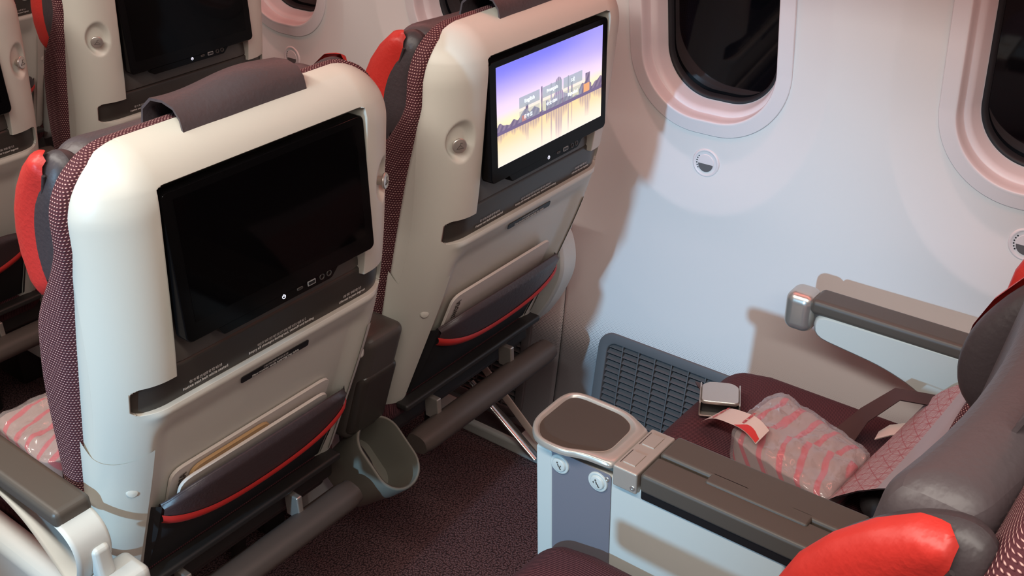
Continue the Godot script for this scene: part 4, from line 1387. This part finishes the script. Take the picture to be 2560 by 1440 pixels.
# ------------------------------------------------------------------ scene
func _ready() -> void:
	# camera, standing in the aisle
	var yaw := deg_to_rad(51.437)
	var pitch := deg_to_rad(29.273)
	var roll := deg_to_rad(-1.128)
	var f := Vector3(sin(yaw) * cos(pitch), -sin(pitch), -cos(yaw) * cos(pitch))
	var r := Vector3(cos(yaw), 0, sin(yaw))
	var u := r.cross(f)
	var cam := Camera3D.new()
	cam.name = "camera"
	add_child(cam)
	cam.transform = Transform3D(Basis(r * cos(roll) + u * sin(roll), -r * sin(roll) + u * cos(roll), -f), Vector3(0, 1.6, 0))
	cam.fov = rad_to_deg(2.0 * atan(720.0 / 2685.4))
	cam.near = 0.02
	cam.current = true
	# night outside
	var env := Environment.new()
	env.background_mode = Environment.BG_COLOR
	env.background_color = Color(0.004, 0.004, 0.007)
	env.tonemap_mode = Environment.TONE_MAPPER_LINEAR
	env.tonemap_exposure = 1.1
	env.sdfgi_enabled = true
	env.ssao_enabled = true
	env.ssil_enabled = true
	var we := WorldEnvironment.new()
	we.name = "environment"
	we.environment = env
	add_child(we)

	make_materials()

	# lights of the cabin
	strip_light("wash_light", "long pink wash light under the overhead bin", Vector3(1.50, 1.69, -1.1), Vector3(0.25, -1, 0), 3.6, 0.05, 0.60, Color(1.0, 0.56, 0.50), M.lamp_pink)
	strip_light("ceiling_light", "long warm white light strip in the ceiling above the aisle", Vector3(0.05, 2.12, -0.5), Vector3(0.1, -1, 0), 4.4, 0.16, 5.8, Color(1.0, 0.97, 0.925), M.lamp_warm)
	var lamp := thing("wall_lamp", "small cool white lamp on the opposite cabin wall", "lamp", Vector3(-3.58, 1.62, -0.90))
	part("housing", built(func(b: MB) -> void: b.rbox(Vector3(-0.01, 0, 0), Vector3(0.04, 0.15, 0.15), 0.012)), M.lamp_body, lamp)
	part("diffuser", built(func(b: MB) -> void: b.rbox(Vector3(0.012, 0, 0), Vector3(0.006, 0.11, 0.11), 0.002)), M.lamp_cool, lamp)
	var sp := SpotLight3D.new()
	sp.name = "lamp_light"
	sp.light_color = Color(0.64, 0.86, 1.0)
	sp.light_energy = 17.0
	sp.light_size = 0.06
	sp.spot_angle = 9.2
	sp.spot_angle_attenuation = 1.0
	sp.spot_range = 12.0
	sp.spot_attenuation = 2.0
	sp.shadow_enabled = true
	lamp.add_child(sp)
	sp.position = Vector3(0.03, 0, 0)
	sp.look_at_from_position(lamp.position + sp.position, Vector3(1.7, 0.50, -0.97), Vector3.UP)

	# ---- cabin shell
	var fl := structure("floor")
	part("carpet", built(func(b: MB) -> void: b.rbox(Vector3(-0.95, -0.05, -1.0), Vector3(5.6, 0.1, 6.4), 0.002)), M.carpet, fl)
	var wr := structure("wall_right")
	part("backing", built(func(b: MB) -> void: b.rbox(Vector3(1.93, 1.1, -1.0), Vector3(0.06, 2.6, 6.4), 0.002)), M.wall, wr)
	for n in [-4, -2, 0]:
		make_panel(n, wr)
	for n in range(-4, 2):
		make_window(n)
	var wl := structure("wall_left")
	part("lining", built(func(b: MB) -> void: b.rbox(Vector3(-3.68, 1.1, -1.0), Vector3(0.1, 2.6, 6.4), 0.002)), M.ceiling, wl)
	var ce := structure("ceiling")
	part("lining", built(func(b: MB) -> void: b.rbox(Vector3(-0.95, 2.25, -1.0), Vector3(5.8, 0.1, 6.4), 0.002)), M.ceiling, ce)
	var wf := structure("wall_front")
	part("lining", built(func(b: MB) -> void: b.rbox(Vector3(-0.95, 1.1, -4.2), Vector3(5.8, 2.6, 0.1), 0.002)), M.ceiling, wf)
	var wb := structure("wall_back")
	part("lining", built(func(b: MB) -> void: b.rbox(Vector3(-0.95, 1.1, 2.2), Vector3(5.8, 2.6, 0.1), 0.002)), M.ceiling, wb)
	var bin := structure("trim_1")
	part("overhead_bin", built(func(b: MB) -> void: b.rbox(Vector3(1.27, 1.97, -1.0), Vector3(1.10, 0.50, 6.2), 0.06)), M.ceiling, bin)

	# ---- seats and consoles, nearest row first
	var w0 := make_seat(Vector3(SEAT_WINDOW, 0, ROW1_Z + ROW), true, false, "window seat with a striped blanket and a belt buckle on its cushion", "window seats", 0.065)
	make_seat(Vector3(SEAT_AISLE, 0, ROW1_Z + ROW), false, false, "seat with red-winged charcoal headrest cut by the bottom right corner", "aisle seats", 0.065)
	make_seat(Vector3(SEAT_AISLE, 0, ROW1_Z), false, false, "large pale seat back with black screen in the left foreground", "aisle seats")
	make_seat(Vector3(SEAT_WINDOW, 0, ROW1_Z), true, true, "pale seat back whose screen is lit with a palace by a lake", "window seats")
	make_seat(Vector3(SEAT_AISLE, 0, ROW1_Z - ROW), false, false, "pale seat back cut by the left edge, a coat hook on its right column", "aisle seats")
	make_seat(Vector3(SEAT_WINDOW, 0, ROW1_Z - ROW), true, false, "pale seat back with black screen behind the foreground headrest, top left", "window seats")
	make_seat(Vector3(SEAT_AISLE, 0, ROW1_Z - ROW * 2), false, false, "farthest aisle seat, barely seen past the left edge", "aisle seats")
	make_seat(Vector3(SEAT_WINDOW, 0, ROW1_Z - ROW * 2), true, false, "farthest window seat, a sliver between the two rear seats", "window seats")
	for e in [[1, "pale console with brown armrest lid and silver tray between the nearest seats"], [0, "console with oval bottle holder between the two foreground seat backs"], [-1, "console between the two seats at top left"], [-2, "console between the two farthest seats"]]:
		make_console(Vector3(CONSOLE_X, 0, ROW1_Z + ROW * e[0]), e[1])
	add_belt(w0)

	for e in [[0, "dark louvred air grille in the wall foot beside the silver tray"], [-1, "dark louvred air grille behind the footrest of the lit-screen seat"], [-2, "air grille hidden beside the top left seat"]]:
		make_grille(e[0], e[1])
	var rail := thing("floor_rail", "pale floor rail with a dark inlay at the wall foot", "rail", Vector3(1.635, 0, -1.36))
	part("cover", built(func(b: MB) -> void: b.rbox(Vector3(0, 0.015, 0), Vector3(0.075, 0.034, 0.36), 0.008)), M.console, rail)
	part("inlay", built(func(b: MB) -> void: b.rbox(Vector3(0.0, 0.033, 0.0), Vector3(0.044, 0.003, 0.15), 0.0014)), M.leather_dark, rail)

	# ---- loose things
	var a1 := Vector3(SEAT_AISLE, 0, ROW1_Z)
	var w1 := Vector3(SEAT_WINDOW, 0, ROW1_Z)
	make_magazine(a1, -0.158, 0.146, 0.650, -0.008, M.paper, "thick pale magazine at the back of the foreground seat pocket", "INDIA")
	make_magazine(a1, -0.128, 0.02, 0.640, -0.001, M.paper_tan, "tan booklet in front of the pale magazine in the foreground pocket", "", "booklet")
	make_magazine(a1, -0.150, 0.135, 0.630, 0.005, M.paper, "thin white leaflet in the foreground seat pocket", "", "leaflet")
	make_magazine(w1, -0.165, 0.125, 0.668, 0.002, M.paper, "white magazine in the pocket of the lit-screen seat", "INDIA")
	make_blanket([Vector3(1.312, 0, -0.600), Vector3(1.470, 0, -0.592), Vector3(1.402, 0, -0.400), Vector3(1.250, 0, -0.410)], 0.4835, 0.540, "pink striped blanket in clear plastic on the nearest window seat", 5)
	make_blanket([Vector3(0.615, 0, -1.63), Vector3(0.80, 0, -1.61), Vector3(0.79, 0, -1.43), Vector3(0.605, 0, -1.44)], 0.4835, 0.526, "pink striped blanket in clear plastic on the foreground seat, left edge", 9)
	make_sleeve(Vector3(SEAT_WINDOW, 0, ROW1_Z + ROW), "grey paper sleeve with star pattern leaning on the nearest window backrest")
	make_sleeve(Vector3(SEAT_AISLE, 0, ROW1_Z), "paper sleeve with star pattern beside the blanket at the left edge")
	make_ticket()
